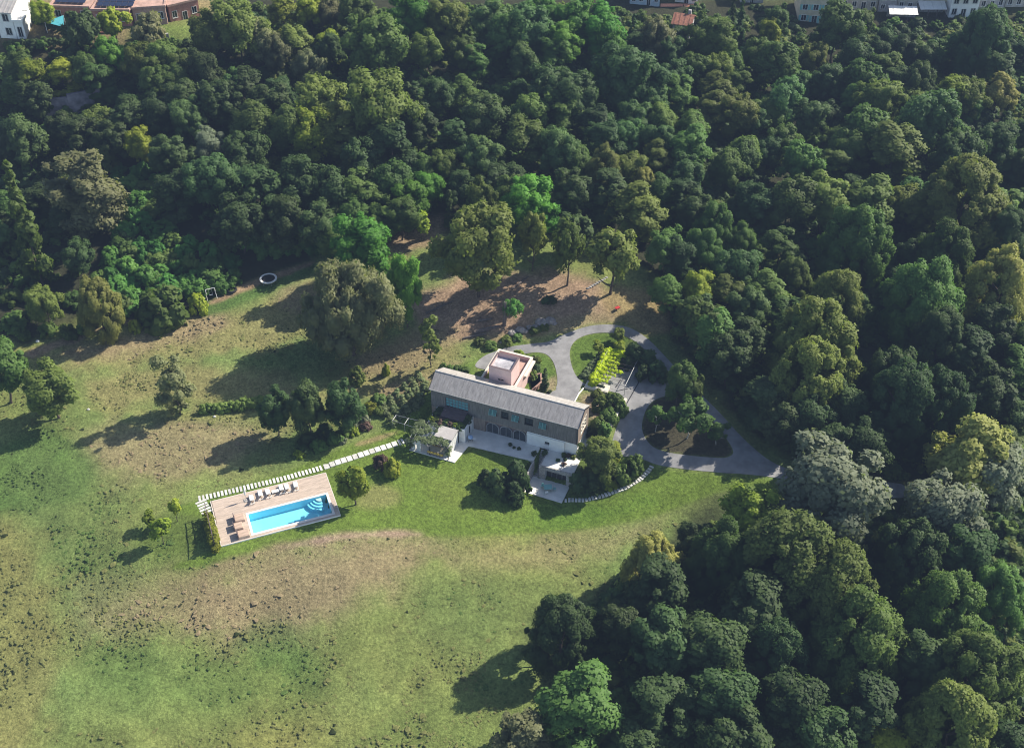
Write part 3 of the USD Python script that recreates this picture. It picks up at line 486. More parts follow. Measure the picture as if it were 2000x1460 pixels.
# ------------------------------------------------------------------ slab paths
def slab_path(label, pts, n, lx, ly, skip=0., lift=.07):
    """n slabs along the photo points; lx along the path, ly across, metres"""
    g3 = np.array([G(*p) for p in pts]); s = np.r_[0, np.cumsum(np.linalg.norm(np.diff(g3[:, :2], axis=0), axis=1))]
    t = thing('stepping_stones', label, 'stepping stones', (*g3[0, :2], 0)); r = random.Random(len(label))
    for k in range(n):
        d = s[-1] * (k + .5) / n; x, y = np.interp(d, s, g3[:, 0]), np.interp(d, s, g3[:, 1]); x2, y2 = np.interp(min(d + .4, s[-1]), s, g3[:, 0]), np.interp(min(d + .4, s[-1]), s, g3[:, 1])
        x1, y1 = np.interp(max(d - .4, 0), s, g3[:, 0]), np.interp(max(d - .4, 0), s, g3[:, 1]); a = math.atan2(y2 - y1, x2 - x1) + r.uniform(-.03, .03)
        z = float(zt(x, y)); wx, wy = lx * r.uniform(.92, 1.05), ly * r.uniform(.94, 1.04); m = rbox(-wx / 2, wx / 2, -wy / 2, wy / 2, -.25, lift, .015)
        m.apply_transform(trimesh.transformations.rotation_matrix(a, [0, 0, 1])); m.apply_translation([x - g3[0, 0], y - g3[0, 1], z + r.uniform(0, .02)])
        part('slab', m, SLABS[r.randrange(3)], t)
slab_path('row of narrow pale slabs along the back edge of the pool deck', [(386, 974), (460, 957), (550, 935), (630, 913)], 34, .36, 1.15)
slab_path('run of broad pale slabs between pool deck and house pergola', [(632, 912), (680, 896), (735, 878), (776, 865)], 13, .84, 1.15)
slab_path('three narrow pale slabs at the left foot of the pergola', [(777, 865), (796, 859)], 3, .36, 1.2)
slab_path('short flight of five pale slabs at the left corner of the deck', [(391, 977), (405, 1002)], 5, .42, 1.7)
slab_path('curved row of small white slabs round the shrub bed', [(1102, 978), (1140, 976), (1180, 967), (1220, 953), (1250, 936), (1266, 920), (1274, 909)], 30, .40, .75)

# ------------------------------------------------------------------ foliage: kinds of trees and shrubs
def crown_mesh(seed, W, H, z0, nl, lr, nleaf, leaf, shape='round', droop=0., core=.80):
    """leaf sprays over the lobes of a crown W wide between z0 and H: (vertices, quads, normals)"""
    r = np.random.default_rng(seed); a = W / 2; C, R = [], []
    for k in range(nl):
        ph = k * 2.39996 + r.uniform(-.4, .4); t = (k + .5) / nl
        if shape == 'dome': cz = 1 - t * 1.05; rad = math.sqrt(max(0, 1 - max(cz, 0) ** 2)); c = [rad * math.cos(ph), rad * math.sin(ph), max(cz, -.12)]; c = np.array(c) * [a, a, (H - z0)] * (1 - lr * r.uniform(.7, 1.1)) + [0, 0, z0]
        elif shape == 'cone': zz = t ** .8; rad = (1 - zz) * a * r.uniform(.55, .95); c = np.array([rad * math.cos(ph), rad * math.sin(ph), z0 + zz * (H - z0) * .97])
        elif shape == 'tall': zz = r.uniform(.03, .97); rad = a * (math.sin(math.pi * min(.97, .12 + zz * .8)) ** .6) * r.uniform(.35, .85); c = np.array([rad * math.cos(ph), rad * math.sin(ph), z0 + zz * (H - z0)])
        else: cz = 1 - 1.72 * t; rad = math.sqrt(max(0, 1 - cz * cz)); c = np.array([rad * math.cos(ph) * a, rad * math.sin(ph) * a, cz * (H - z0) / 2]) * r.uniform(.42, .95) + [0, 0, (H + z0) / 2]
        c[:2] += r.normal(0, .05 * W, 2); C.append(c); s = (1 - .75 * (c[2] - z0) / (H - z0)) if shape == 'cone' else 1
        R.append(lr * W * r.choice([.5, .7, .9, 1.1, 1.35]) * (s if shape != 'cone' else max(.25, s)))
    C, R = np.array(C), np.array(R); C[:, :2] *= 1 + .22 * (meshkit.fbm(np.c_[C[:, :2] / W * 2.2, C[:, 2] / H * 2.5] + seed, 2, seed)[:, None] - .5) * 2; S = np.array([1, 1, 1.0 + droop])
    cen = np.array([0, 0, z0 + (H - z0) * (.25 if shape == 'dome' else .45)])
    li = r.choice(len(C), int(nleaf * 1.9), p=R ** 2 / (R ** 2).sum()); n = r.normal(size=(len(li), 3)); n[:, 2] += .25; n /= np.linalg.norm(n, axis=1, keepdims=True)
    lump = meshkit.fbm(C[li] * .3 + n * 2.2, 2, seed) - .5
    p = C[li] + n * (R[li] * (r.uniform(.72, 1.16, len(li)) + .75 * lump))[:, None] * S
    keep = np.ones(len(p), bool)
    for c, q in zip(C, R): keep &= (((p - c) / S) ** 2).sum(1) > (.60 * q) ** 2
    p, n = p[keep][:nleaf], n[keep][:nleaf]; m = len(p)
    out = (p - cen) / [a, a, (H - z0) / 2]; out /= np.linalg.norm(out, axis=1, keepdims=True) + 1e-6
    nn = n * .60 + out * .35 + [0, 0, .35] + r.normal(0, .36, (m, 3)); nn /= np.linalg.norm(nn, axis=1, keepdims=True)
    t1 = np.cross(nn, r.normal(size=(m, 3))); t1 /= np.linalg.norm(t1, axis=1, keepdims=True); t2 = np.cross(nn, t1)
    if droop: t2 = t2 * .6 + np.array([0, 0, -.8]) * droop; t1 *= .8
    sz = leaf * r.uniform(.55, 1.35, m)[:, None]; cv = nn * sz * r.uniform(.05, .35, (m, 1))
    q = np.stack([p - t1 * sz * .5 - cv, p - t2 * sz * r.uniform(.35, .75, (m, 1)), p + t1 * sz * .55 - cv, p + t2 * sz * r.uniform(.4, 1.0, (m, 1))], 1)
    vs, fs, ns = [q.reshape(-1, 3)], [np.arange(4 * m).reshape(-1, 4)], [np.repeat(n * .35 + out * .25 + nn * .8, 4, 0)]
    k = 4 * m
    for c, rad in zip(C, R):                                 # closed dark-set twig mass inside each lobe
        b = trimesh.creation.icosphere(1, 1.0); bv = np.array(b.vertices); d = bv * (1 + .35 * (meshkit.noise(bv * 2.1 + c, seed) - .5))[:, None]
        vs.append(c + d * rad * core * S); f = np.array(b.faces); fs.append(np.c_[f, f[:, 2]] + k); ns.append(bv); k += len(bv)
    vv = np.vstack(vs); q = np.percentile(np.abs(vv[:, :2]), 98.5); vv = vv * [a / q, a / q, H / vv[:, 2].max()]
    N = np.vstack(ns); N /= np.linalg.norm(N, axis=1, keepdims=True) + 1e-9
    return vv, np.vstack(fs), N
def trunk_mesh(seed, H, z0, r0, W, limbs=4, fork=.35):
    r = random.Random(seed); ms = [rod((0, 0, -1.2), (0, 0, .4), r0 * 1.35, r0, 8)]; top = z0 + (H - z0) * .55; p = np.array([0, 0, .4]); k = 5; pts = [p]
    for i in range(1, k + 1): q = np.array([r.uniform(-.05, .05) * W, r.uniform(-.05, .05) * W, .4 + (top - .4) * i / k]); ms.append(rod(pts[-1], q, r0 * (1 - .16 * (i - 1)), r0 * (1 - .16 * i), 7)); pts.append(q)
    for i in range(limbs):
        s = pts[min(k, 1 + int(k * fork) + i % 3)]; an = i * 2.4 + r.uniform(-.4, .4); L_ = W * r.uniform(.24, .40); e = s + np.array([math.cos(an) * L_, math.sin(an) * L_, L_ * r.uniform(.6, 1.3)]); mid = (s + e) / 2 + np.array([0, 0, -.1 * L_])
        ms += [rod(s, mid, r0 * .42, r0 * .3, 6), rod(mid, e, r0 * .3, r0 * .1, 5)]
    return cat(*ms)
PROTO = {}
def plant_kind(key, leafkey, seed, W, H, z0, nl, lr, nleaf, leaf, shape='round', droop=0., trunk_r=.22, bark='bark', limbs=4, core=.80, stem='trunk', fork=.35):
    path = f'/World/Looks/{key}'; c = stage.CreateClassPrim(path)
    v, f, nrm = crown_mesh(seed, W, H, z0, nl, lr, nleaf, leaf, shape, droop, core)
    tri = np.vstack([f[f[:, 2] != f[:, 3]][:, [0, 1, 2]], f[f[:, 2] != f[:, 3]][:, [0, 2, 3]], f[f[:, 2] == f[:, 3]][:, :3]])
    mesh_prim(path + '/crown', v, tri, L[leafkey], nrm)
    if trunk_r: t = trunk_mesh(seed, H, z0, trunk_r, W, limbs, fork); mesh_prim(path + '/' + stem, t.vertices, t.faces, M[bark], meshkit.arrays(t, True)[2])
    PROTO[key] = (path, W, H)
VAR = {}
def kinds(code, leafkey, specs):
    for i, s in enumerate(specs): plant_kind(f'kind_{code}_{i}', leafkey, 100 * (ord(code[0]) + 7 * len(code)) + i, **s); VAR.setdefault(code, []).append(f'kind_{code}_{i}')
R_ = dict(W=8.5, H=13.5, z0=1.6, nl=54, lr=.130, nleaf=9500, leaf=.37, core=.72); T_ = dict(W=7.5, H=16, z0=1.5, nl=56, lr=.135, nleaf=9500, leaf=.37, shape='tall', core=.72); D_ = dict(W=13, H=14, z0=1.8, nl=90, lr=.092, nleaf=26000, leaf=.34, core=.74, shape='dome', trunk_r=.35)
kinds('green', 'g', [R_, {**R_, 'nl': 42, 'lr': .15}, T_]); kinds('blue', 'b', [R_, {**R_, 'nl': 46, 'lr': .145}, {**R_, 'W': 9.5, 'nl': 66, 'lr': .115}])
kinds('bright', 'r', [R_, {**R_, 'nl': 60, 'lr': .12}]); kinds('olive', 'o', [R_, T_, {**R_, 'W': 9.5, 'nl': 60, 'lr': .125}]); kinds('yellow', 'y', [{**R_, 'nleaf': 5200}, {**T_, 'nleaf': 5200}])
kinds('dark', 'k', [R_, T_, {**R_, 'nl': 64, 'lr': .11}]); kinds('grey', 'w', [{**R_, 'leaf': .46, 'droop': .4}, {**T_, 'leaf': .46, 'droop': .4}]); kinds('silver', 's', [{**D_, 'nl': 80, 'lr': .11, 'leaf': .27, 'nleaf': 30000}, R_])
kinds('golden', 'd', [{**R_, 'nl': 60, 'lr': .12}, {**D_, 'nl': 80, 'lr': .1}]); kinds('domegreen', 'g', [D_, {**D_, 'nl': 70, 'lr': .105}]); kinds('domeyellow', 'o', [D_, {**D_, 'nl': 74, 'lr': .105}]); kinds('domedark', 'k', [D_, {**D_, 'nl': 110, 'lr': .085}])
kinds('cypress', 'k', [dict(W=2.6, H=10, z0=.3, nl=30, lr=.22, nleaf=1600, leaf=.4, shape='cone', trunk_r=.12, limbs=0)])
kinds('willow', 'v', [dict(W=15, H=19, z0=1.2, nl=95, lr=.095, nleaf=30000, leaf=.45, droop=.7, trunk_r=.5)])
kinds('column', 'w', [{**T_, 'z0': .3, 'nl': 40, 'nleaf': 5200}])
kinds('snag', 'o', [dict(W=2.6, H=10, z0=.3, nl=46, lr=.2, nleaf=2600, leaf=.36, shape='cone', trunk_r=.12, limbs=0)])
kinds('thin', 'o', [dict(W=3.6, H=11, z0=1., nl=22, lr=.15, nleaf=900, leaf=.42, shape='tall', trunk_r=.14, limbs=7, core=.3, fork=.2)])
kinds('open', 'o', [dict(W=8.5, H=13, z0=2.6, nl=24, lr=.150, nleaf=3400, leaf=.5, trunk_r=.26, limbs=8, core=.6, fork=.1), dict(W=6.5, H=11, z0=3.2, nl=13, lr=.2, nleaf=1900, leaf=.5, trunk_r=.2, limbs=6, core=.55)])
kinds('birch', 'g', [dict(W=5, H=8.5, z0=2.4, nl=13, lr=.17, nleaf=1500, leaf=.45, trunk_r=.12, bark='bark_pale', limbs=5, core=.55), dict(W=8, H=9, z0=3., nl=18, lr=.15, nleaf=2400, leaf=.5, trunk_r=.14, bark='bark_pale', limbs=6, core=.55)])
kinds('young', 'y', [dict(W=2.4, H=4.6, z0=1.1, nl=9, lr=.2, nleaf=520, leaf=.36, trunk_r=.06, limbs=4, core=.4)])
kinds('lime', 'y', [dict(W=5, H=6.4, z0=1.2, nl=12, lr=.19, nleaf=1900, leaf=.42, trunk_r=.12, limbs=6, core=.5)])
S_ = dict(W=3, H=2.6, z0=.1, nl=16, lr=.19, nleaf=900, leaf=.36, shape='dome', trunk_r=.07, limbs=3, stem='stem')
kinds('ivy', 'i', [{**S_, 'nleaf': 1300}, {**S_, 'nl': 22, 'lr': .16, 'nleaf': 1300}]); kinds('shrubdark', 'k', [S_, {**S_, 'nl': 20}]); kinds('shrubgreen', 'g', [S_, {**S_, 'nl': 20, 'lr': .17}]); kinds('shrubyellow', 'y', [S_]); kinds('shrubolive', 'o', [S_])
kinds('shrubsilver', 's', [S_]); kinds('shrubpurple', 'p', [S_]); kinds('rosemary', 'z', [{**S_, 'droop': -.5, 'leaf': .3}]); kinds('limehedge', 'l', [{**S_, 'leaf': .26}])
kinds('ball', 'k', [dict(W=6, H=8, z0=1.8, nl=50, lr=.115, nleaf=3000, leaf=.5, trunk_r=.25)]); kinds('balllight', 'y', [dict(W=6, H=7, z0=1.6, nl=44, lr=.12, nleaf=2600, leaf=.5, trunk_r=.22)]); kinds('ballgrey', 'w', [dict(W=7, H=7, z0=1.6, nl=44, lr=.12, nleaf=2600, leaf=.5, trunk_r=.22)])

PLANTED = []                                                # (x, y, radius) of what stands already
ITEMS = []                                                  # (prim, code, base name, px, py) still to be labelled
_pr = random.Random(77)
def place(code, base, W, H, name, label=None, cat='tree', group=None, rot=None, sink=.15, pxpy=None):
    v = VAR[code]; key = v[int(_pr.random() * len(v)) % len(v)]; path, w0, h0 = PROTO[key]
    x = UsdGeom.Xform.Define(stage, path_for(None, name)); sx = W / w0; asp = _pr.uniform(.92, 1.08)
    x.AddTranslateOp().Set(Gf.Vec3d(float(base[0]), float(base[1]), float(base[2]) - sink)); x.AddRotateZOp().Set(_pr.uniform(0, 360) if rot is None else rot); x.AddScaleOp().Set(Gf.Vec3f(sx * asp, sx / asp, H / h0))
    p = x.GetPrim(); p.GetReferences().AddInternalReference(path); p.SetInstanceable(True)
    PLANTED.append((base[0], base[1], W / 2)); tag(p, label, cat, group)
    if label is None: ITEMS.append((p, code, *(pxpy or proj(base))))
    return p
def by_top(code, px, top, wpx, name='tree', H=None, **k):    # crown's top edge and width in the photo -> where it stands
    P = G(px, top + wpx * .12, 9.); W = wpx / px_m(P); Hh = H or min(max(W * 1.45, 6.), 19.)
    for _ in range(3): P = G(px, top + wpx * .10, Hh * .96); W = wpx / px_m(P); Hh = H or min(max(W * 1.45, 6.), 19.)
    if px < 1530:
        for _ in range(14):                                 # keep the crown off the carriageway
            if road_poly.distance(Point(P[0], P[1])) > W * .5 + .8: break
            P[0] += .9; P[1] += .45
    return place(code, (P[0], P[1], float(zt(P[0], P[1]))), W, Hh, name, pxpy=(px, top + wpx * .4), **k)
def by_foot(code, px, foot, top, wpx, name='tree', **k):      # foot and top edge in the photo
    B = G(px, foot); W = wpx / px_m(B + [0, 0, 3]); hs = np.arange(.3, 40, .1)
    H = next((h for h in hs if proj(B + [0, W * .18, h])[1] < top), 30.); return place(code, B, W * .92, H, name, pxpy=(px, (foot + top) / 2), **k)

# ------------------------------------------------------------------ single trees with labels of their own
by_foot('willow', 690, 690, 490, 182, 'tree', label='huge grey-olive willow-like tree, widest in the meadow, shading the grass', cat='tree', rot=20)
by_foot('bright', 712, 560, 412, 112, 'tree', label='bright green round tree right behind the huge grey-olive tree', cat='tree')
by_foot('bright', 796, 640, 484, 66, 'tree', label='tall narrow bright green tree at the right flank of the huge grey-olive tree', cat='tree')
by_foot('open', 1192, 574, 438, 104, 'tree', label='olive tree with several bare stems beside the dirt bank above the drive', cat='tree')
by_foot('open', 1108, 556, 416, 74, 'tree', label='loose thin-stemmed tree on the bank left of the multi-stemmed olive tree', cat='tree')
by_foot('open', 1040, 530, 406, 56, 'tree', label='narrow pale olive tree between the big round tree and the thin-stemmed one', cat='tree')
by_foot('olive', 935, 578, 386, 146, 'tree', label='large round olive green tree on the bank above the tower', cat='tree')
by_foot('olive', 940, 470, 342, 62, 'tree', label='small brownish tree rising just behind the large round olive tree', cat='tree')
by_foot('thin', 842, 716, 610, 38, 'tree', label='slim sparse tree with bare dark trunk behind the left end of the house roof', cat='tree')
by_foot('young', 828, 468, 414, 36, 'tree', label='small tawny tree on the bare soil patch at the wood edge', cat='tree')
by_foot('cypress', 880, 445, 366, 26, 'conifer', label='slim dark conifer at the wood edge behind the bare soil patch', cat='conifer')
by_foot('ball', 1120, 500, 410, 76, 'tree', label='dark glossy round tree behind the loose thin-stemmed tree', cat='tree')
by_foot('column', 352, 808, 684, 72, 'tree', label='lone grey-green tree at the left end of the clipped hedge', cat='tree')
by_foot('olive', 115, 815, 702, 104, 'tree', label='rounded olive tree at the left meadow edge, the front one of a pair', cat='tree')
by_foot('green', 22, 785, 650, 104, 'tree', label='tall green tree at the far left meadow edge behind the rounded olive one', cat='tree')
by_foot('golden', 208, 655, 526, 92, 'tree', label='yellow-olive tree standing at the dirt track on the left', cat='tree')
by_foot('shrubgreen', 318, 628, 556, 98, 'tree', label='low spreading green tree right of the yellow-olive one', cat='tree')
by_foot('shrubyellow', 386, 606, 568, 42, 'bush', label='small yellow-green bush beside the white swing frame', cat='bush')
by_foot('shrubyellow', 266, 648, 620, 26, 'bush', label='tiny yellow bush between the yellow-olive and low green trees', cat='bush')
by_foot('olive', 100, 640, 552, 68, 'tree', label='low olive tree left of the yellow-olive tree at the track', cat='tree')
by_foot('shrubolive', 697, 746, 714, 34, 'bush', label='round grey-green bush on the slope left of the slim sparse tree', cat='bush')
by_foot('shrubyellow', 755, 730, 706, 18, 'bush', label='very small green bush casting a shadow below the slim sparse tree', cat='bush')
for px, ft, tp, w, l in [(545, 850, 756, 66, 'left of three dark trees above the shrub border'), (606, 855, 734, 74, 'middle and tallest of three dark trees above the shrub border'), (676, 845, 736, 78, 'right of three dark trees above the shrub border')]:
    by_foot('dark', px, ft, tp, w, 'tree', label=l, cat='tree', group='dark trees above the shrub border')
by_foot('lime', 695, 985, 898, 66, 'tree', label='yellow-green feathery tree at the right end of the pool deck', cat='tree')
by_foot('shrubyellow', 768, 922, 888, 42, 'bush', label='yellow-green rounded bush on the lawn below the pergola', cat='bush')
by_foot('shrubpurple', 746, 912, 882, 34, 'bush', label='purple-brown bush on the lawn left of the yellow-green one', cat='bush')
by_foot('olive', 1172, 934, 852, 80, 'tree', label='leafy green tree beside the sunlit roof terrace', cat='tree')
by_foot('yellow', 1196, 900, 862, 40, 'bush', label='yellow-green bush between the leafy terrace tree and the drive', cat='bush')
for px, ft, tp, w, c, l in [(1130, 952, 914, 46, 'shrubdark', 'dark shrub directly right of the sunken patio'), (1164, 948, 914, 46, 'shrubdark', 'dark shrub under the leafy terrace tree, above the curved slabs'), (1236, 922, 886, 44, 'shrubgreen', 'round clipped green bush at the upper end of the curved slabs'),
                            (1214, 938, 902, 40, 'shrubgreen', 'round green bush below the clipped one, along the curved slabs'), (1190, 950, 932, 32, 'shrubyellow', 'low yellow-green bush halfway along the curved slabs'), (1142, 964, 948, 26, 'shrubgreen', 'low green bush at the lower end of the curved slabs')]:
    by_foot(c, px, ft, tp, w, 'bush', label=l, cat='bush')
for px, ft, tp, w, l in [(1008, 950, 888, 58, 'tall dark bush against the stone wall left of the sunken patio'), (972, 960, 906, 54, 'dark bush in the lawn, left of the tall one by the patio wall'), (1000, 972, 930, 52, 'dark bush at the front of the clump left of the sunken patio'), (948, 942, 912, 32, 'small dark bush at the left tip of the clump by the patio')]:
    by_foot('shrubdark', px, ft, tp, w, 'bush', label=l, cat='bush', group='dark bushes left of the patio')
# island trees and small trees in the drive loop
by_foot('green', 1322, 792, 698, 66, 'tree', label='tall green tree at the upper rim of the dark drive island', cat='tree')
by_foot('green', 1345, 800, 728, 52, 'tree', label='second green tree on the dark island rim, beside the road', cat='tree')
by_foot('birch', 1280, 842, 784, 44, 'tree', label='small white-stemmed birch at the left of the dark drive island', cat='birch')
by_foot('birch', 1342, 856, 772, 96, 'tree', label='wide white-stemmed birch in the middle of the dark drive island', cat='birch')
by_foot('birch', 1398, 868, 818, 46, 'tree', label='small leaning birch at the right of the dark drive island', cat='birch')
for px, ft, tp, w, c, l in [(1207, 668, 638, 26, 'olive', 'small boxy tree at the top of the lawn inside the drive loop'), (1208, 690, 662, 26, 'young', 'small yellow-green tree below the boxy one in the drive loop'), (1168, 690, 664, 24, 'young', 'thin yellowish young tree on the left of the drive loop lawn')]:
    by_foot(c, px, ft, tp, w, 'small_tree', label=l, cat='small tree')
for px, ft, tp, w, l in [(1238, 704, 662, 44, 'dark shrub at the top right of the drive loop bed'), (1262, 716, 676, 44, 'dark shrub beside the curving road in the drive loop bed'), (1226, 716, 690, 36, 'dark shrub touching the lime hedge corner'), (1282, 738, 700, 46, 'dark shrub at the lower tip of the drive loop bed'), (1258, 738, 708, 36, 'dark shrub next to the right end of the lime hedge')]:
    by_foot('shrubdark', px, ft, tp, w, 'bush', label=l, cat='bush', group='dark shrubs in the drive loop')
by_foot('cypress', 1064, 764, 714, 24, 'conifer', label='small upright conifer beside the clay ramp', cat='conifer')
for px, ft, tp, w, c, l in [(1046, 712, 690, 22, 'shrubolive', 'boxy bush directly behind the pink block'), (1014, 694, 680, 20, 'shrubyellow', 'yellow-green bush peeping over the pink parapet'), (1046, 728, 706, 22, 'shrubdark', 'dark bush against the side of the pink block'), (1040, 740, 722, 22, 'shrubolive', 'olive bush above the clay ramp')]:
    by_foot(c, px, ft, tp, w, 'bush', label=l, cat='bush')
# border of shrubs below the three dark trees, silver and purple ones among them
r = random.Random(4)
BORDER = [(590, 884, 30, 'shrubdark'), (622, 876, 34, 'shrubgreen'), (655, 862, 36, 'shrubgreen'), (600, 862, 36, 'shrubdark'), (636, 846, 38, 'shrubdark'), (676, 846, 34, 'shrubgreen'), (690, 828, 30, 'shrubsilver'), (714, 822, 24, 'shrubsilver'), (716, 836, 26, 'shrubpurple'), (700, 806, 34, 'shrubgreen'), (722, 800, 30, 'shrubyellow'), (742, 806, 26, 'shrubolive'), (668, 862, 20, 'shrubsilver'), (690, 845, 26, 'shrubyellow'), (585, 890, 26, 'shrubyellow'), (740, 786, 34, 'shrubgreen')]
for px, ft, w, c in BORDER: by_foot(c, px, ft, ft - w * .62, w, 'shrub', cat='shrub', group='shrub border above the slab path')
ROWS = [(758 + 14 * i + 5 * j, 812 - 11.5 * i + 9.5 * j) for i in range(6) for j in range(-2, 3)]
ORD = 'first second third fourth fifth sixth seventh eighth ninth tenth eleventh twelfth thirteenth fourteenth fifteenth sixteenth seventeenth eighteenth nineteenth twentieth'.split()
for i, (px, ft) in enumerate(ROWS):
    if px < 838: by_foot('rosemary', px + r.uniform(-3, 3), ft + r.uniform(-2, 2), ft - 13, 19, 'rosemary_shrub', label=f'grey-green rosemary-like shrub, {ORD[i // 5]} along the {ORD[i % 5]} row down the bank', cat='shrub', group='rosemary-like shrubs on the bank')
for i in range(4): by_foot('shrubgreen', 866 + i * 14, 728 + i * .5, 706 + i * 2, 26, 'shrub', cat='shrub', group='low shrubs behind the left end of the roof')
# plants spilling over the bank wall by the parking court
for px, ft, tp, w, c in [(1172, 800, 772, 34, 'shrubolive'), (1196, 800, 766, 40, 'shrubolive'), (1212, 806, 778, 34, 'shrubgreen'), (1190, 820, 792, 38, 'shrubgreen'), (1172, 836, 808, 38, 'shrubgreen'), (1160, 848, 824, 32, 'shrubdark'), (1204, 790, 764, 36, 'shrubdark'), (1168, 776, 756, 30, 'shrubolive'), (1180, 846, 820, 30, 'shrubgreen')]:
    by_foot(c, px, ft, tp, w, 'shrub', cat='shrub', group='shrubs on the bank beside the parking court')
# clipped hedge on the meadow, lime hedge and its bed
def hedge(label, pts, w, h, leafk, name='hedge', step=1.0, dens=260, leaf=.3, seed=3, cat_='hedge'):
    g3 = np.array([G(*p) for p in pts]); s = np.r_[0, np.cumsum(np.linalg.norm(np.diff(g3, axis=0), axis=1))]; rr = np.random.default_rng(seed); t = thing(name, label, cat_, tuple(g3[0])); vs, fs, ns, k = [], [], [], 0
    nb = max(2, int(s[-1] / step))
    for i in range(nb):
        c = np.array([np.interp(s[-1] * (i + .5) / nb, s, g3[:, j]) for j in range(3)]); c[2] = zt(c[0], c[1]); c -= g3[0]
        v, f, n_ = crown_mesh(seed * 50 + i, w * rr.uniform(.95, 1.15), h * rr.uniform(.9, 1.1), .0, 9, .24, dens, leaf, 'dome', 0, .85)
        tri = np.vstack([f[:, :3], f[f[:, 2] != f[:, 3]][:, [0, 2, 3]]]); vs.append(v * [1, 1, 1] + c); fs.append(tri + k); ns.append(n_); k += len(v)
    mesh_prim(path_for(t, 'foliage'), np.vstack(vs), np.vstack(fs), L[leafk], np.vstack(ns)); part('stem', cat(*[rod((*(np.array([np.interp(s[-1] * (i + .5) / nb, s, g3[:, j]) for j in range(3)]) - g3[0])[:2], -.3), (*(np.array([np.interp(s[-1] * (i + .5) / nb, s, g3[:, j]) for j in range(3)]) - g3[0])[:2], h * .6), .04, .03, 5) for i in range(0, nb, 2)]), M['bark'], t)
    return t
hedge('long low clipped hedge across the meadow left of the dark trees', [(392, 804), (440, 800), (516, 788)], 2.0, 1.7, 'o', step=.9)
hedge('yellow-olive planting row along the lime hedge, inside the drive loop', [(1144, 742), (1164, 722), (1188, 694)], 1.7, .8, 'z', name='planting_row', step=.9, seed=6, cat_='plants')
hedge('second yellow-olive planting row, farther from the lime hedge', [(1136, 738), (1156, 714), (1178, 692)], 1.4, .7, 'z', name='planting_row', step=.9, seed=7, cat_='plants')

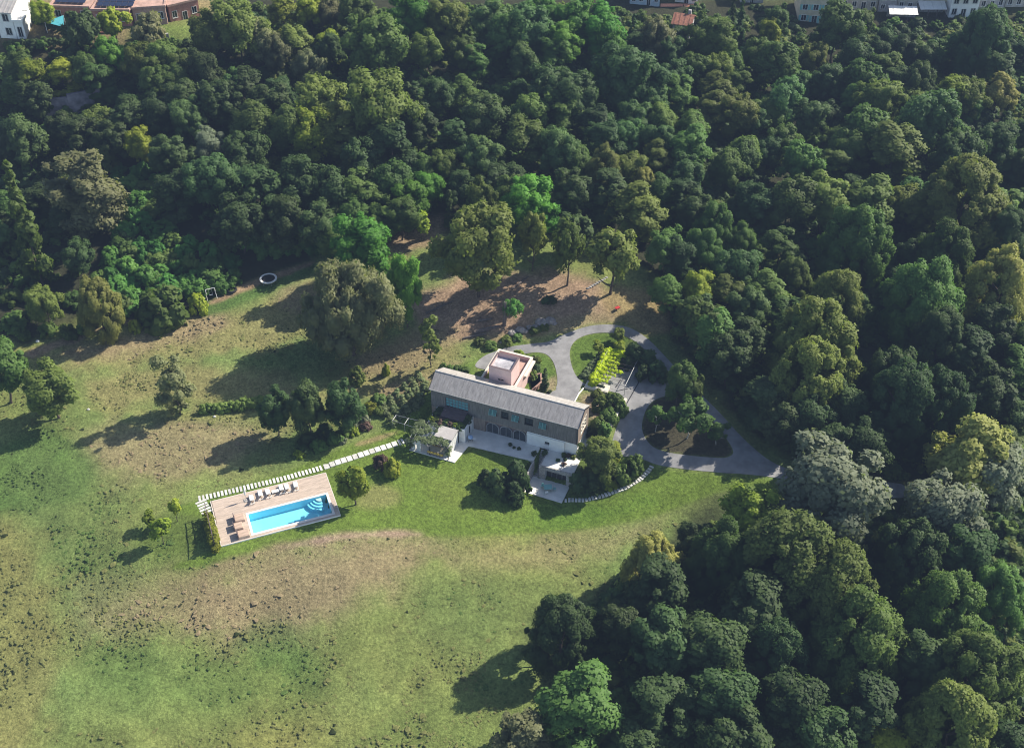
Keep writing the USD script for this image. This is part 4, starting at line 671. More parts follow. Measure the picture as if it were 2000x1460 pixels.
# ------------------------------------------------------------------ woods: crown tops read off the photograph
WOOD = '''
olive 400 18 74|olive 455 -8 96|grey 500 28 72|yellow 545 -12 62|olive 575 42 62|yellow 602 -15 56|grey 640 -12 54|yellow 640 58 52|green 690 -20 72|green 730 22 104|bright 797 -18 84|olive 868 -12 84|olive 832 58 62|green 902 68 58|yellow 882 34 42|green 930 84 52|blue 962 -6 78|green 1000 18 82
grey 600 88 64|grey 535 55 64|olive 620 150 96|olive 738 133 132|yellow 600 205 92|olive 660 200 90|blue 852 152 62|dark 812 205 78|green 902 148 58|blue 945 178 84|dark 890 228 66|blue 940 262 74|olive 868 292 56|bright 832 328 62|dark 760 230 90|blue 700 262 84
blue 1030 -2 92|blue 1020 78 64|green 1082 68 62|blue 1066 128 88|blue 1116 128 96|bright 1062 -12 74|bright 1122 -8 84|bright 1172 6 84|bright 1190 48 64|bright 1102 38 74|grey 1286 22 78|blue 1226 78 112|blue 1312 66 58|green 1200 118 74|blue 1260 104 92|blue 1318 112 62|green 1398 26 84|green 1358 100 58
olive 1402 104 58|green 1432 92 56|green 1482 68 64|green 1330 144 64|blue 1272 154 66|blue 1228 158 64|olive 1404 140 62|green 1442 134 48|yellow 1190 164 48|blue 1240 192 66|green 1292 200 66|green 1352 214 66|blue 1290 236 66|blue 1232 232 60|green 1352 246 78|olive 1392 178 64|olive 1442 180 72|blue 1474 200 56|green 1462 260 64
green 1040 178 74|green 1102 190 66|olive 1030 222 82|blue 1090 250 76|golden 1184 278 84|olive 1236 296 70|olive 1284 274 54|green 1290 334 62|dark 1342 300 66|green 1422 288 66|dark 1160 200 70|dark 1180 230 70
green 1522 8 54|yellow 1505 34 46|green 1645 -2 92|green 1690 14 46|dark 1736 48 48|dark 1682 68 74|dark 1722 70 56|dark 1772 58 60|domedark 1938 4 110|dark 1890 54 58|dark 1818 84 50|green 1530 74 84|olive 1592 80 54|blue 1542 144 84|dark 1622 118 64|green 1650 134 42|green 1692 114 74|green 1732 98 64|green 1682 160 56
domedark 1802 114 84|olive 1732 150 84|olive 1782 166 64|blue 1590 190 64|green 1512 190 56|green 1532 240 66|green 1702 204 94|green 1660 244 74|olive 1762 230 104|blue 1832 164 112|yellow 1872 146 66|olive 1902 150 66|golden 1962 138 66|blue 1952 232 84|green 1570 274 76|olive 1632 284 58|blue 1500 262 56|dark 1962 96 70|dark 1850 200 80|blue 1880 250 90
domeyellow 1905 290 186|green 1552 338 94|olive 1622 338 94|green 1702 344 104|olive 1782 358 78|green 1972 368 76|domegreen 1690 392 130|domegreen 1866 422 116|domedark 1982 400 96|domeyellow 1556 496 76|domeyellow 1644 514 122|green 1530 444 72|domegreen 1822 490 160|golden 1974 474 140|green 1542 580 74|domeyellow 1612 570 176|domegreen 1570 610 110|domeyellow 1592 648 152|domedark 1852 596 118|dark 1952 590 92|domedark 1752 672 118|blue 1800 560 90
olive 1252 360 88|golden 1262 320 66|dark 1340 346 66|dark 1362 374 66|domegreen 1402 386 84|domegreen 1376 436 84|domegreen 1452 430 66|dark 1470 352 72|blue 1442 480 84|green 1306 534 62|yellow 1366 528 68|olive 1432 538 68|green 1322 598 92|green 1402 598 92|dark 1362 576 72|green 1502 534 84|blue 1472 560 80|dark 1460 620 90|dark 1400 660 90
domedark 1780 700 150|domedark 1860 716 140|dark 1660 742 92|dark 1592 770 92|dark 1530 772 84|dark 1468 760 84|dark 1700 820 100|dark 1900 640 100|dark 1950 720 100|dark 1640 830 90
silver 1636 866 196|golden 1925 812 160|silver 1962 872 130|silver 1850 934 150|yellow 1472 948 112|domeyellow 1556 988 220|domegreen 1420 1010 130|domeyellow 1652 1060 190|golden 1280 1034 112|dark 1362 1020 66|dark 1292 1096 120|domedark 1098 1162 132|dark 1212 1176 92|domegreen 1700 1150 200|domegreen 1870 1106 170|domegreen 1965 1100 120|domegreen 1935 1230 190|domegreen 1650 1234 110|domeyellow 1890 1330 190
green 1136 1322 150|grey 1020 1396 110|yellow 1742 1418 90|silver 1540 1424 70|dark 1300 1200 130|dark 1400 1200 150|dark 1480 1130 140|dark 1420 1300 150|dark 1560 1310 150|dark 1300 1330 140|dark 1700 1330 140|dark 1620 1390 140|domedark 1800 1010 150|dark 1900 1020 130|dark 1440 1400 140|dark 1820 1230 130|dark 1250 1410 110|dark 1980 1420 120|domedark 1530 1210 140
ball 152 16 70|balllight 212 12 54|ballgrey 284 18 66|yellow 74 -4 46
green 30 95 64|yellow 55 110 66|yellow 112 112 62|green 160 96 62|bright 205 66 60|bright 240 90 44|green 178 112 62|olive 262 82 60|green 312 74 66|green 290 100 62|olive 340 90 60|green 20 140 56|dark 60 150 66|green 300 122 64|green 330 120 60|dark 390 90 76|dark 350 150 72|dark 420 150 82|dark 470 130 82|dark 520 160 82|dark 300 180 72|dark 240 190 72|blue 390 300 90
blue 34 220 88|yellow 62 250 44|dark 112 214 64|grey 138 288 136|olive 184 204 66|green 80 240 44|dark 150 222 84|dark 210 232 72|blue 362 188 72|blue 420 300 88|green 490 190 86|green 560 200 86|blue 470 250 88|silver 402 248 60|yellow 264 248 62|olive 200 270 52|dark 320 260 72|dark 330 330 78|dark 500 320 98|dark 580 300 98|dark 460 380 92|dark 550 380 92|blue 640 320 92|blue 620 390 84|green 700 330 84|green 760 310 84|bright 800 350 70|green 690 380 72|green 640 430 62|bright 1036 338 96|green 996 336 72|bright 1060 390 64|dark 960 320 72|dark 900 330 66|dark 1120 330 80|dark 1190 330 80|green 780 380 70|green 740 400 60
'''
for ln in WOOD.split('\n'):
    for it in filter(None, ln.split('|')):
        c, x, y, w = it.split(); by_top(c, float(x), float(y), float(w), group='trees of the surrounding woods')
by_foot('snag', 84, 556, 304, 62, 'conifer', label='tall narrow creeper-covered conifer at the left edge of the wood', cat='conifer', rot=0)
by_foot('cypress', 1236, 72, 24, 20, 'conifer', label='slim cypress left of the small red-roofed hut', cat='conifer'); by_foot('cypress', 1440, 90, -4, 26, 'conifer', label='tall slim cypress right of the small red-roofed hut', cat='conifer'); by_foot('cypress', 1426, 70, -8, 22, 'conifer', label='second slim cypress, touching the tall one near the red-roofed hut', cat='conifer')
# creeper-covered bank
rb = random.Random(8)
bank = curve_poly([(205, 330), (300, 300), (330, 330), (300, 400), (400, 460), (520, 430), (640, 450), (645, 470), (520, 496), (420, 535), (260, 570), (165, 570), (200, 510), (220, 430)], 5)
bp = []
for _ in range(4000):
    x, y = rb.uniform(150, 670), rb.uniform(290, 610)
    if bank.contains(Point(x, y)) and not (x > 455 and y > 462) and all((x - a) ** 2 + ((y - b) * 1.3) ** 2 > 25 ** 2 for a, b in bp): bp.append((x, y))
for x, y in sorted(bp, key=lambda q: q[1]): by_top(rb.choice(['ivy', 'ivy', 'ivy', 'shrubgreen']), x, y, rb.uniform(34, 54), 'creeper_shrub', H=rb.uniform(2.4, 4.2), cat='shrub', group='creeper-covered shrubs on the bank')
for x, y, w in [(20, 570, 50), (60, 600, 40), (20, 620, 50), (90, 635, 40), (130, 640, 36), (160, 632, 34), (60, 565, 40), (140, 575, 46), (250, 590, 40), (40, 645, 30), (700, 420, 50), (760, 430, 40), (730, 440, 40), (790, 420, 44), (640, 460, 40), (560, 472, 40), (590, 460, 44), (612, 476, 34), (600, 470, 30)]: by_top('ivy' if x > 200 else 'shrubgreen', x, y - 10, w, 'shrub', H=2.6, cat='shrub', group='shrubs along the wood edge')
# fill: lower trees wherever the wood would show bare floor
wood_a = Polygon([(-40, 120), (380, 95), (430, 20), (1280, 20), (1500, 60), (2040, 60), (2040, 890), (1600, 890), (1500, 860), (1420, 770), (1345, 690), (1310, 620), (1330, 540), (1300, 450), (1150, 410), (1000, 410), (870, 400), (740, 430), (640, 480), (420, 440), (300, 300), (180, 300), (150, 540), (-40, 560)])
wood_b = Polygon([(1400, 1010), (1540, 960), (1740, 1010), (2040, 900), (2040, 1500), (1180, 1500), (1190, 1300), (1060, 1230), (1200, 1150)])
fill = 0
for wd in (wood_a, wood_b):
    x0, y0, x1, y1 = wd.bounds
    for _ in range(2600):
        x, y = rb.uniform(x0, x1), rb.uniform(y0, y1)
        if fill > 85 or not wd.contains(Point(x, y)): continue
        g3 = G(x, y, 5.)
        if all((g3[0] - a) ** 2 + (g3[1] - b) ** 2 > (2.4 + .72 * q) ** 2 for a, b, q in PLANTED):
            by_top(rb.choice(['dark', 'dark', 'green', 'blue']), x, y, px_m(g3) * rb.uniform(5.5, 7.5), group='trees of the surrounding woods', H=rb.uniform(7, 10)); fill += 1
print('fill', fill, 'items', len(ITEMS))

# ------------------------------------------------------------------ on and around the deck
def on_deck(px, py, z=.06): u, v = dloc_of(px, py, z); return (*dxy(u, v), z)
def lounger(px, py, rot, label):
    t = thing('sun_lounger', label, 'sun lounger', on_deck(px, py), DA + rot, 'pale sun loungers on the pool deck')
    part('frame', cat(box(-.33, .33, -.95, -.89, .24, .30), box(-.33, .33, .92, .98, .24, .30), box(-.36, -.31, -.95, .98, .24, .30), box(.31, .36, -.95, .98, .24, .30)), M['white'], t)
    for x in (-.31, .31):
        for y in (-.8, .8): part('leg', box(x - .03, x + .03, y - .03, y + .03, 0, .24), M['white'], t)
    part('seat', rbox(-.32, .32, -.93, .30, .303, .40, .03), M['cushion'], t)
    b = rbox(-.32, .32, 0, .78, 0, .10, .03); b.apply_transform(trimesh.transformations.rotation_matrix(math.radians(48), [1, 0, 0])); b.apply_translation([0, .30, .31]); part('backrest', b, M['cushion'], t)
    return t
for (px, py, l) in [(492, 977, 'pale sun lounger nearest the left end of the deck row'), (509, 968, 'second pale sun lounger in the row, beside a low table'), (524, 965, 'third pale sun lounger in the row, left of the low white table'), (550, 957, 'fourth pale sun lounger in the row, right of the low white table'), (561, 955, 'fifth pale sun lounger in the row, close to the fourth'), (578, 951, 'pale sun lounger nearest the right end of the deck row')]:
    lounger(px, py, math.pi + _pr.uniform(-.06, .06), l)
t = thing('low_table', 'low white table standing between the third and fourth sun loungers', 'table', on_deck(538, 961), DA); part('tabletop', rbox(-.55, .55, -.3, .3, .28, .33, .01), M['white'], t)
for x in (-.48, .48):
    for y in (-.24, .24): part('leg', box(x - .03, x + .03, y - .03, y + .03, 0, .28), M['white'], t)
def daybed(px, py, w, d, label):
    t = thing('daybed', label, 'daybed', on_deck(px, py), DA, 'timber daybeds left of the pool')
    part('base', rbox(-w / 2, w / 2, -d / 2, d / 2, .0, .34, .02), M['teak'], t); part('mattress', rbox(-w / 2 + .04, w / 2 - .04, -d / 2 + .04, d / 2 - .04, .343, .46, .03), M['teak'], t)
    part('backrest', rbox(-w / 2 - .1, -w / 2 - .002, -d / 2, d / 2, 0, .95, .02), M['slat'], t)
daybed(468, 1013, 1.5, 1.5, 'rear timber daybed by the short end of the pool'); daybed(466, 1029, 1.3, 1.4, 'middle timber daybed by the short end of the pool'); daybed(476, 1044, 1.7, 1.5, 'front timber daybed by the pool corner')
t = thing('parasol', 'closed beige parasol on a pole left of the sun loungers', 'parasol', on_deck(481, 977), DA)
part('base', rbox(-.35, .35, -.35, .35, 0, .08, .02), M['stone'], t); part('pole', rod((0, 0, .08), (0, 0, 3.0), .03), M['teak'], t); part('canopy', cat(rod((0, 0, 1.2), (0, 0, 1.9), .10, .17, 9), rod((0, 0, 1.9), (0, 0, 2.9), .17, .04, 9)), M['cushion'], t)
t = thing('deck_rail', 'thin dark rail along the left edge of the pool deck', 'railing', (*DO, 0), DA)
for k in range(4): part('post', rod((.12, 4.6 + k * 1.45, .05), (.12, 4.6 + k * 1.45, 1.05), .03), M['dark_metal'], t)
part('rail', cat(rod((.12, 4.6, 1.05), (.12, 8.95, 1.05), .03)), M['dark_metal'], t)
t = thing('deck_trellis', 'creeper-grown timber trellis along the lower left edge of the deck', 'trellis', (*DO, 0), DA)
for k in range(6): part('post', box(-1.0, -.88, -.1 + k * 1.35, .02 + k * 1.35, -.4, 2.9), M['slat'], t)
for z in (1.2, 2.1, 2.9): part('rail', box(-.99, -.89, -.1, 6.8, z - .05, z + .05), M['slat'], t)
vs, fs, ns, k = [], [], [], 0
for i in range(13):
    v, f, n_ = crown_mesh(900 + i, 1.7, random.Random(i).uniform(1.3, 2.5), .1, 9, .26, 260, .32, 'tall', 0, .5); tri = np.vstack([f[:, :3], f[f[:, 2] != f[:, 3]][:, [0, 2, 3]]])
    vs.append(v + [-.95, -.1 + i * .44 * random.Random(i + 40).uniform(.8, 1.1), 0]); fs.append(tri + k); ns.append(n_); k += len(v)
mesh_prim(path_for(t, 'creeper'), np.vstack(vs), np.vstack(fs), L['y'], np.vstack(ns))
for px, ft, tp, w, l in [(320, 1062, 1010, 40, 'small yellowish tree farthest left of the deck'), (347, 1018, 968, 28, 'slim yellow tree beside the slab steps left of the deck'), (297, 1030, 996, 28, 'little yellow tree left of the slim one, out on the meadow')]:
    by_foot('young', px, ft, tp, w, 'young_tree', label=l, cat='young tree')

# ------------------------------------------------------------------ pergola, dining place, terrace pots
pg = thing('dining_pergola', 'steel pergola overgrown with creeper in front of the house', 'pergola', (*HO, 0), HA)
for u in (-.1, 3.2, 6.5):
    for v in (-8.2, -4.0): part('post', box(u - .06, u + .06, v - .06, v + .06, 0, 2.55), M['dark_metal'], pg)
for v in (-8.2, -4.0): part('beam', box(-.25, 6.65, v - .06, v + .06, 2.553, 2.68), M['dark_metal'], pg)
for k in range(12): part('rafter', box(-.12 + k * .60, -.06 + k * .60, -8.3, -3.75, 2.683, 2.76), M['grey_metal'], pg)
aw = np.array([(3.4, -6.6, 2.80), (6.5, -6.6, 2.80), (6.5, -4.0, 2.83), (3.4, -4.0, 2.83)]); part('awning', trimesh.Trimesh(*meshkit.arrays((np.vstack([aw, aw + [0, 0, .03]]), [[0, 1, 2, 3], [4, 5, 6, 7], [0, 1, 5, 4], [1, 2, 6, 5], [2, 3, 7, 6], [3, 0, 4, 7]]))[:2], process=False), M['grey_render'], pg)
vs, fs, ns, k = [], [], [], 0; rr = random.Random(12)
spots = [(rr.uniform(-.3, 3.4), rr.uniform(-8.4, -3.8), 2.75) for _ in range(26)] + [(rr.uniform(3, 6.6), rr.uniform(-8.5, -6.7), 2.72) for _ in range(16)] + [(6.55, rr.uniform(-8.4, -7.6), z) for z in (1.7, 2.2)] + [(-.1 + rr.uniform(-.2, .2), -8.2, z) for z in (1.0, 1.6, 2.2)]
for i, (u, v_, z) in enumerate(spots):
    v, f, n_ = crown_mesh(700 + i, rr.uniform(.8, 1.5), .24, -.04, 8, .2, 110, .24, 'dome', 0, .2); tri = np.vstack([f[:, :3], f[f[:, 2] != f[:, 3]][:, [0, 2, 3]]]); vs.append(v + [u, v_, z]); fs.append(tri + k); ns.append(n_); k += len(v)
mesh_prim(path_for(pg, 'creeper'), np.vstack(vs), np.vstack(fs), L['z'], np.vstack(ns))
for u in (-.05, .9): part('curtain', cat(*[box(u + .12 * i, u + .12 * i + .10, -8.12 + (.03 if i % 2 else 0), -8.05 + (.03 if i % 2 else 0), .05, 2.5) for i in range(6)]), M['cushion'], pg)
part('curtain', cat(*[box(6.40 + (.03 if i % 2 else 0), 6.46 + (.03 if i % 2 else 0), -7.6 + .13 * i, -7.49 + .13 * i, .05, 2.5) for i in range(26)]), M['cushion'], pg)
tr = thing('trellis_frame', 'thin pale metal trellis frame reaching onto the lawn left of the pergola', 'trellis', (*HO, 0), HA)
for a, b in [((-4.6, -4.0), (-.3, -3.9)), ((-4.6, -4.0), (-4.6, -5.4)), ((-4.6, -5.4), (-.3, -5.6)), ((-2.4, -3.95), (-2.4, -5.5))]: part('rail', rod((*a, 2.4), (*b, 2.4), .035), M['grey_metal'], tr)
for u, v in [(-4.6, -4.0), (-4.6, -5.4), (-2.4, -3.95), (-2.4, -5.5)]: part('post', rod((u, v, -.4), (u, v, 2.4), .035), M['grey_metal'], tr)
tb = thing('dining_table', 'long dining table under the overgrown pergola', 'table', (*hxy(4.2, -7.3), 0), HA); part('tabletop', rbox(-1.3, 1.3, -.5, .5, .71, .75, .01), M['ochre'], tb)
for x in (-1.15, 1.15):
    for y in (-.4, .4): part('leg', box(x - .04, x + .04, y - .04, y + .04, 0, .71), M['slat'], tb)
for i in range(5):
    for s in (-1, 1):
        if s > 0 and i > 2: continue
        c = thing('dining_chair', f"yellow chair {('first', 'second', 'middle', 'fourth', 'last')[i]} from the left on the {'lawn' if s < 0 else 'house'} side of the pergola table", 'chair', (*hxy(3.1 + i * .55, -7.3 + s * .78), 0), HA + (0 if s < 0 else math.pi), 'yellow chairs round the pergola table')
        part('seat', rbox(-.23, .23, -.23, .23, .42, .47, .01), M['yellow_fab'], c); part('backrest', rbox(-.23, .23, -.26, -.21, .475, .88, .01), M['yellow_fab'], c)
        for x in (-.2, .2):
            for y in (-.2, .2): part('leg', box(x - .02, x + .02, y - .02, y + .02, 0, .42), M['slat'], c)
t = thing('barbecue', 'round pale blue and white barbecue beside the white block', 'barbecue', (*hxy(8.15, -2.9), 0), HA)
part('bowl', ico(.42, (0, 0, .75), (1, 1, .75), 2), M['dark_metal'], t); part('lid', ico(.44, (0, 0, .83), (1, 1, .8), 2), M['blue_plastic'], t); part('side_shelf', rbox(.45, .95, -.25, .25, .74, .78, .01), M['white'], t)
for k in range(3): a = k * 2.1; part('leg', rod((.25 * math.cos(a), .25 * math.sin(a), .5), (.42 * math.cos(a), .42 * math.sin(a), 0), .03), M['dark_metal'], t)
def pot(uv, z, w, h, code, label):
    p = hxy(*uv); t = thing('plant_pot', label, 'potted plant', (*p, z), 0, 'potted plants on the house terraces'); part('pot', rod((0, 0, 0), (0, 0, h * .4), w * .3, w * .42, 10), M['soil'] if code == 'k' else M['stone'], t)
    v, f, n_ = crown_mesh(int(uv[0] * 31), w * 1.2, h, h * .3, 9, .22, 220, .2, 'dome', 0, .7); mesh_prim(path_for(t, 'plant'), v, np.vstack([f[:, :3], f[f[:, 2] != f[:, 3]][:, [0, 2, 3]]]), L[code], n_)
for uv, z, w, h, c, l in [((14.6, -1.6), 0, .55, .6, 'k', 'left small dark potted plant in front of the arches'), ((15.4, -1.9), 0, .45, .4, 'k', 'lowest small potted plant in front of the arches'), ((16.2, -1.8), 0, .55, .5, 'k', 'small dark potted plant nearest the white wall'), ((19.0, -2.2), 0, .8, .9, 'k', 'large dark potted plant at the head of the stone stair'), ((20.5, -1.5), .02, .9, 1.0, 'k', 'large dark potted plant right of the stone stair'),
                          ((23.0, -2.1), .02, .6, .5, 'k', 'potted plant in the middle of the roof terrace'), ((24.2, -2.6), .02, .7, .5, 'p', 'reddish potted plant near the front of the roof terrace'), ((24.0, -1.6), .02, .55, .55, 'k', 'dark potted plant behind the reddish one on the roof terrace')]: pot(uv, z, w, h, c, l)
for i, (u, v) in enumerate([(23.6, -.6), (24.3, -.4), (25.0, -.5), (25.8, .2), (25.9, 1.2)]): place('shrubpurple' if i % 2 else 'shrubolive', (*hxy(u, v), .03), 1.0, .7, 'planter_shrub', label=('low shrub at the foot of the white wall end', 'purplish shrub second along the wall on the roof terrace', 'olive shrub under the house corner', 'purplish shrub just round the house corner', 'last low shrub below the gable wall')[i], cat='shrub')
for i, (u, v, c) in enumerate([(1.5, -3.1, 'shrubyellow'), (2.3, -3.2, 'shrubolive'), (3.1, -3.2, 'shrubpurple'), (4.0, -3.2, 'shrubolive'), (4.8, -3.2, 'shrubpurple'), (5.7, -3.1, 'shrubyellow'), (6.6, -3.0, 'shrubgreen'), (1.6, -1.6, 'shrubdark'), (1.7, -.6, 'shrubdark'), (7.0, -1.7, 'shrubdark'), (6.95, -.7, 'shrubdark')]):
    place(c, (*hxy(u, v), 2.55), 1.5, 1.0, 'balcony_plant', cat='shrub', group='plants on the balcony block', pxpy=proj((*hxy(u, v), 3)))
t = thing('garden_table', 'green plant-covered table on the sunken patio', 'table', (*hxy(22.9, -6.3), -2.6), HA + .5); part('tabletop', rbox(-.65, .65, -.55, .55, .68, .73, .01), M['teal'], t)
for x in (-.55, .55):
    for y in (-.45, .45): part('leg', box(x - .03, x + .03, y - .03, y + .03, 0, .68), M['grey_metal'], t)
for k, (x, y) in enumerate([(-1.0, .2), (1.0, .3), (.1, -.95)]):
    c = thing('garden_chair', ('teal chair left of the patio table', 'teal chair right of the patio table', 'white chair in front of the patio table')[k], 'chair', (*hxy(22.9 + x, -6.3 + y), -2.6), HA + k * 1.9)
    mt = M['white'] if k == 2 else M['teal']; part('seat', rbox(-.22, .22, -.22, .22, .42, .46, .01), mt, c); part('backrest', rbox(-.22, .22, .18, .22, .465, .85, .01), mt, c)
    for xx in (-.19, .19):
        for yy in (-.19, .19): part('leg', box(xx - .02, xx + .02, yy - .02, yy + .02, 0, .42), mt, c)

# ------------------------------------------------------------------ parking court: lime pergola, slab, bank wall, drains, clay ramp
lp = [G(*p) for p in [(1158, 752), (1188, 693), (1248, 708)]]
t = thing('parking_pergola', 'parking pergola of thin wires with bright lime creeper on two sides', 'pergola', (*lp[0][:2], float(zt(*lp[0][:2]))))
A = lp[1] - lp[0]; B = lp[2] - lp[1]; A[2] = B[2] = 0; q0 = np.zeros(3); q1, q2, q3 = A, A + B, B; hgt = 1.6
for q in (q0, q1, q2, q3): part('post', rod(q + [0, 0, -.6], q + [0, 0, hgt], .05), M['grey_metal'], t)
for a, b in ((q0, q1), (q1, q2), (q2, q3), (q3, q0)): part('beam', rod(a + [0, 0, hgt], b + [0, 0, hgt], .05), M['grey_metal'], t)
for i in range(1, 8): part('wire', rod(q0 + A * i / 8 + [0, 0, hgt + .02], q3 + A * i / 8 + [0, 0, hgt + .02], .022), M['slat'], t)
vs, fs, ns, k = [], [], [], 0; rr = random.Random(31)
cl = [(A * s, 1.5, 1.7) for s in np.linspace(0, 1, 20)] + [(A + B * s, 1.1, 1.7) for s in np.linspace(.06, 1, 14)] + [(A * i / 8 + B * d * .12 + B * .06, .75, 'v') for i in range(0, 9) for d in range(1, 2 + int(rr.uniform(2, 6)))]
for i, (c, w_, h_) in enumerate(cl):
    if h_ == 'v': v, f, n_ = crown_mesh(300 + i, w_ * rr.uniform(.9, 1.6), .28, 0, 6, .25, 70, .24, 'dome', 0, .4); v = v + c + [0, 0, hgt - .1]
    else: v, f, n_ = crown_mesh(300 + i, w_ * 1.15, h_ + .1, .1, 22, .22, 420, .2, 'dome', 0, .92); v = v + c
    tri = np.vstack([f[:, :3], f[f[:, 2] != f[:, 3]][:, [0, 2, 3]]]); vs.append(v); fs.append(tri + k); ns.append(n_); k += len(v)
mesh_prim(path_for(t, 'creeper'), np.vstack(vs), np.vstack(fs), L['l'], np.vstack(ns))
c = G(1166, 758); t = thing('roof_slab', 'pale concrete slab with a dark skylight between drive and parking pergola', 'slab', (c[0], c[1], float(zt(c[0], c[1]))), math.radians(-20))
part('slab', rbox(-2.0, 2.0, -.9, .9, -.6, .45, .02), M['cream'], t); part('skylight', rbox(-.1, 1.3, -.1, .45, .453, .52, .01), M['dark_glass'], t)
def line_wall(name, label, pts, w, h, m_, z_up=0., cat_='wall', blocks=0.):
    g3 = [G(*p) for p in pts]; t = thing(name, label, cat_, tuple(g3[0])); r_ = random.Random(9)
    for a, b in zip(g3, g3[1:]):
        d = b - a; L_ = float(np.hypot(d[0], d[1])); n_ = max(1, int(L_ / blocks)) if blocks else 1
        for i in range(n_):
            s, e = a + d * (i / n_) - g3[0], a + d * ((i + 1) / n_) - g3[0]; an = math.atan2(d[1], d[0]); m = rbox(.005, L_ / n_ - .005, -w / 2 + r_.uniform(-.02, .02), w / 2 + r_.uniform(-.02, .02), -1.2, h + z_up + (r_.uniform(-.05, .08) if blocks else 0), .02)
            m.apply_transform(trimesh.transformations.rotation_matrix(an, [0, 0, 1])); m.apply_translation(s); part('wall' if not blocks else 'stone', m, m_, t)
    return t
line_wall('bank_wall', 'pale stone retaining wall between shrub bank and parking court', [(1172, 858), (1188, 838), (1202, 818), (1212, 800), (1222, 782)], .45, .75, M['cream'], blocks=1.4)
line_wall('garden_edging', 'low white edging wall from house corner up to the concrete slab', [(1122, 785), (1130, 770), (1140, 758)], .18, .18, M['white'])
line_wall('retaining_wall', 'shaded old retaining wall on the wooded slope under the gardens', [(92, 236), (140, 226), (200, 198)], .6, 5.0, M['retaining'])
line_wall('garden_wall', 'low pale garden wall in front of the terracotta houses', [(258, 72), (300, 78), (330, 72)], .4, .9, M['stone'])
for a, b, l in [((1224, 788), (1253, 737), 'long dark drain channel across the parking court'), ((1202, 757), (1212, 742), 'short dark drain channel beside the parking pergola'), ((1204, 764), (1226, 759), 'short crosswise drain channel on the parking court')]:
    p, q = G(*a), G(*b); d = q - p; L_ = np.hypot(d[0], d[1]); n_ = 10; t = thing('drain_channel', l, 'drain', (*p[:2], float(zt(*p[:2])) + .05))
    g_ = cat(*[beam((d * i / n_ + [0, 0, zt(*(p + d * i / n_)[:2]) - zt(*p[:2]) - (d * i / n_)[2] * 1.0]), (d * (i + 1) / n_ + [0, 0, zt(*(p + d * (i + 1) / n_)[:2]) - zt(*p[:2]) - (d * (i + 1) / n_)[2]]), .16, .05) for i in range(n_)]); part('grate', g_, M['dark_metal'], t)
cr = [G(*p) for p in [(1034, 742), (1056, 736), (1058, 752), (1040, 768)]]; t = thing('clay_ramp', 'reddish clay-coloured curved ramp wall beside the pink block', 'ramp wall', tuple(cr[0]))
for a, b in zip(cr, cr[1:]):
    d = b - a; L_ = float(np.hypot(d[0], d[1])); m = box(0, L_, -.15, .15, -1.5, .9); m.apply_transform(trimesh.transformations.rotation_matrix(math.atan2(d[1], d[0]), [0, 0, 1])); m.apply_translation(a - cr[0]); part('wall_segment', m, M['clay'], t)
part('ramp_floor', cat(trimesh.Trimesh([p - cr[0] + [0, 0, .25] for p in cr], [[0, 1, 2], [0, 2, 3], [2, 1, 0], [3, 2, 0]], process=False)), M['clay'], t)

# ------------------------------------------------------------------ meadow things
c = G(525, 550); t = thing('trampoline', 'round trampoline with white rim at the wood edge', 'trampoline', tuple(c)); W_ = 30 / px_m(c) / 2
ring = [(W_ * math.cos(a), W_ * math.sin(a), .75) for a in np.linspace(0, 2 * math.pi, 29)]; part('rim_pad', cat(*[beam(a, b, 0.38, .10) for a, b in zip(ring, ring[1:])]), M['white'], t); part('mat', cat(rod((0, 0, .74), (0, 0, .77), W_ * .93, W_ * .93, 28)), M['rubber'], t)
for k in range(6): a = k * math.pi / 3; part('leg', rod((W_ * math.cos(a), W_ * math.sin(a), .72), (W_ * 1.02 * math.cos(a), W_ * 1.02 * math.sin(a), -.1), .04), M['grey_metal'], t)
c = G(453, 567); t = thing('rubber_ring', 'low dark green ring lying on the grass left of the trampoline', 'ring'); UsdGeom.Xformable(t).GetOrderedXformOps()[0].Set(Gf.Vec3d(*map(float, c))); W_ = 17 / px_m(c) / 2
ring = [(W_ * math.cos(a), W_ * math.sin(a), .15) for a in np.linspace(0, 2 * math.pi, 21)]; part('ring', cat(*[rod(a, b, .2) for a, b in zip(ring, ring[1:])]), M['dark_metal'], t); part('ring_floor', rod((0, 0, .0), (0, 0, .1), W_, W_, 20), L['g'], t)
c = G(413, 580); t = thing('swing_frame', 'small white swing frame left of the dark ring', 'swing', tuple(c), .4)
for x in (-.9, .9):
    for y in (-.7, .7): part('leg', rod((x, y, -.1), (x * .9, 0, 1.9), .05), M['white'], t)
part('top_bar', rod((-.85, 0, 1.9), (.85, 0, 1.9), .05), M['white'], t); part('seat', box(-.3, .3, -.1, .1, .5, .55), M['white'], t); part('rope', rod((-.28, 0, .55), (-.28, 0, 1.88), .015), M['white'], t); part('rope', rod((.28, 0, .55), (.28, 0, 1.88), .015), M['white'], t)
c = G(1206, 604); t = thing('wheelbarrow', 'small red wheelbarrow on the dry bank above the drive', 'wheelbarrow', tuple(c), .6)
UsdGeom.Xformable(t).AddScaleOp().Set(Gf.Vec3f(.75))
tray = trimesh.convex.convex_hull(np.array([(-.35, -.25, .3), (.35, -.25, .3), (.35, .25, .3), (-.35, .25, .3), (-.6, -.4, .62), (.55, -.4, .62), (.55, .4, .62), (-.6, .4, .62)])); part('tray', tray, M['red'], t)
part('wheel', rod((.75, -.05, .2), (.75, .05, .2), .2, .2, 14), M['rubber'], t)
for y in (-.25, .25): part('handle', rod((.75, y * .2, .2), (-1.0, y, .55), .03), M['red'], t); part('leg', rod((-.3, y, .4), (-.35, y, 0), .03), M['dark_metal'], t)
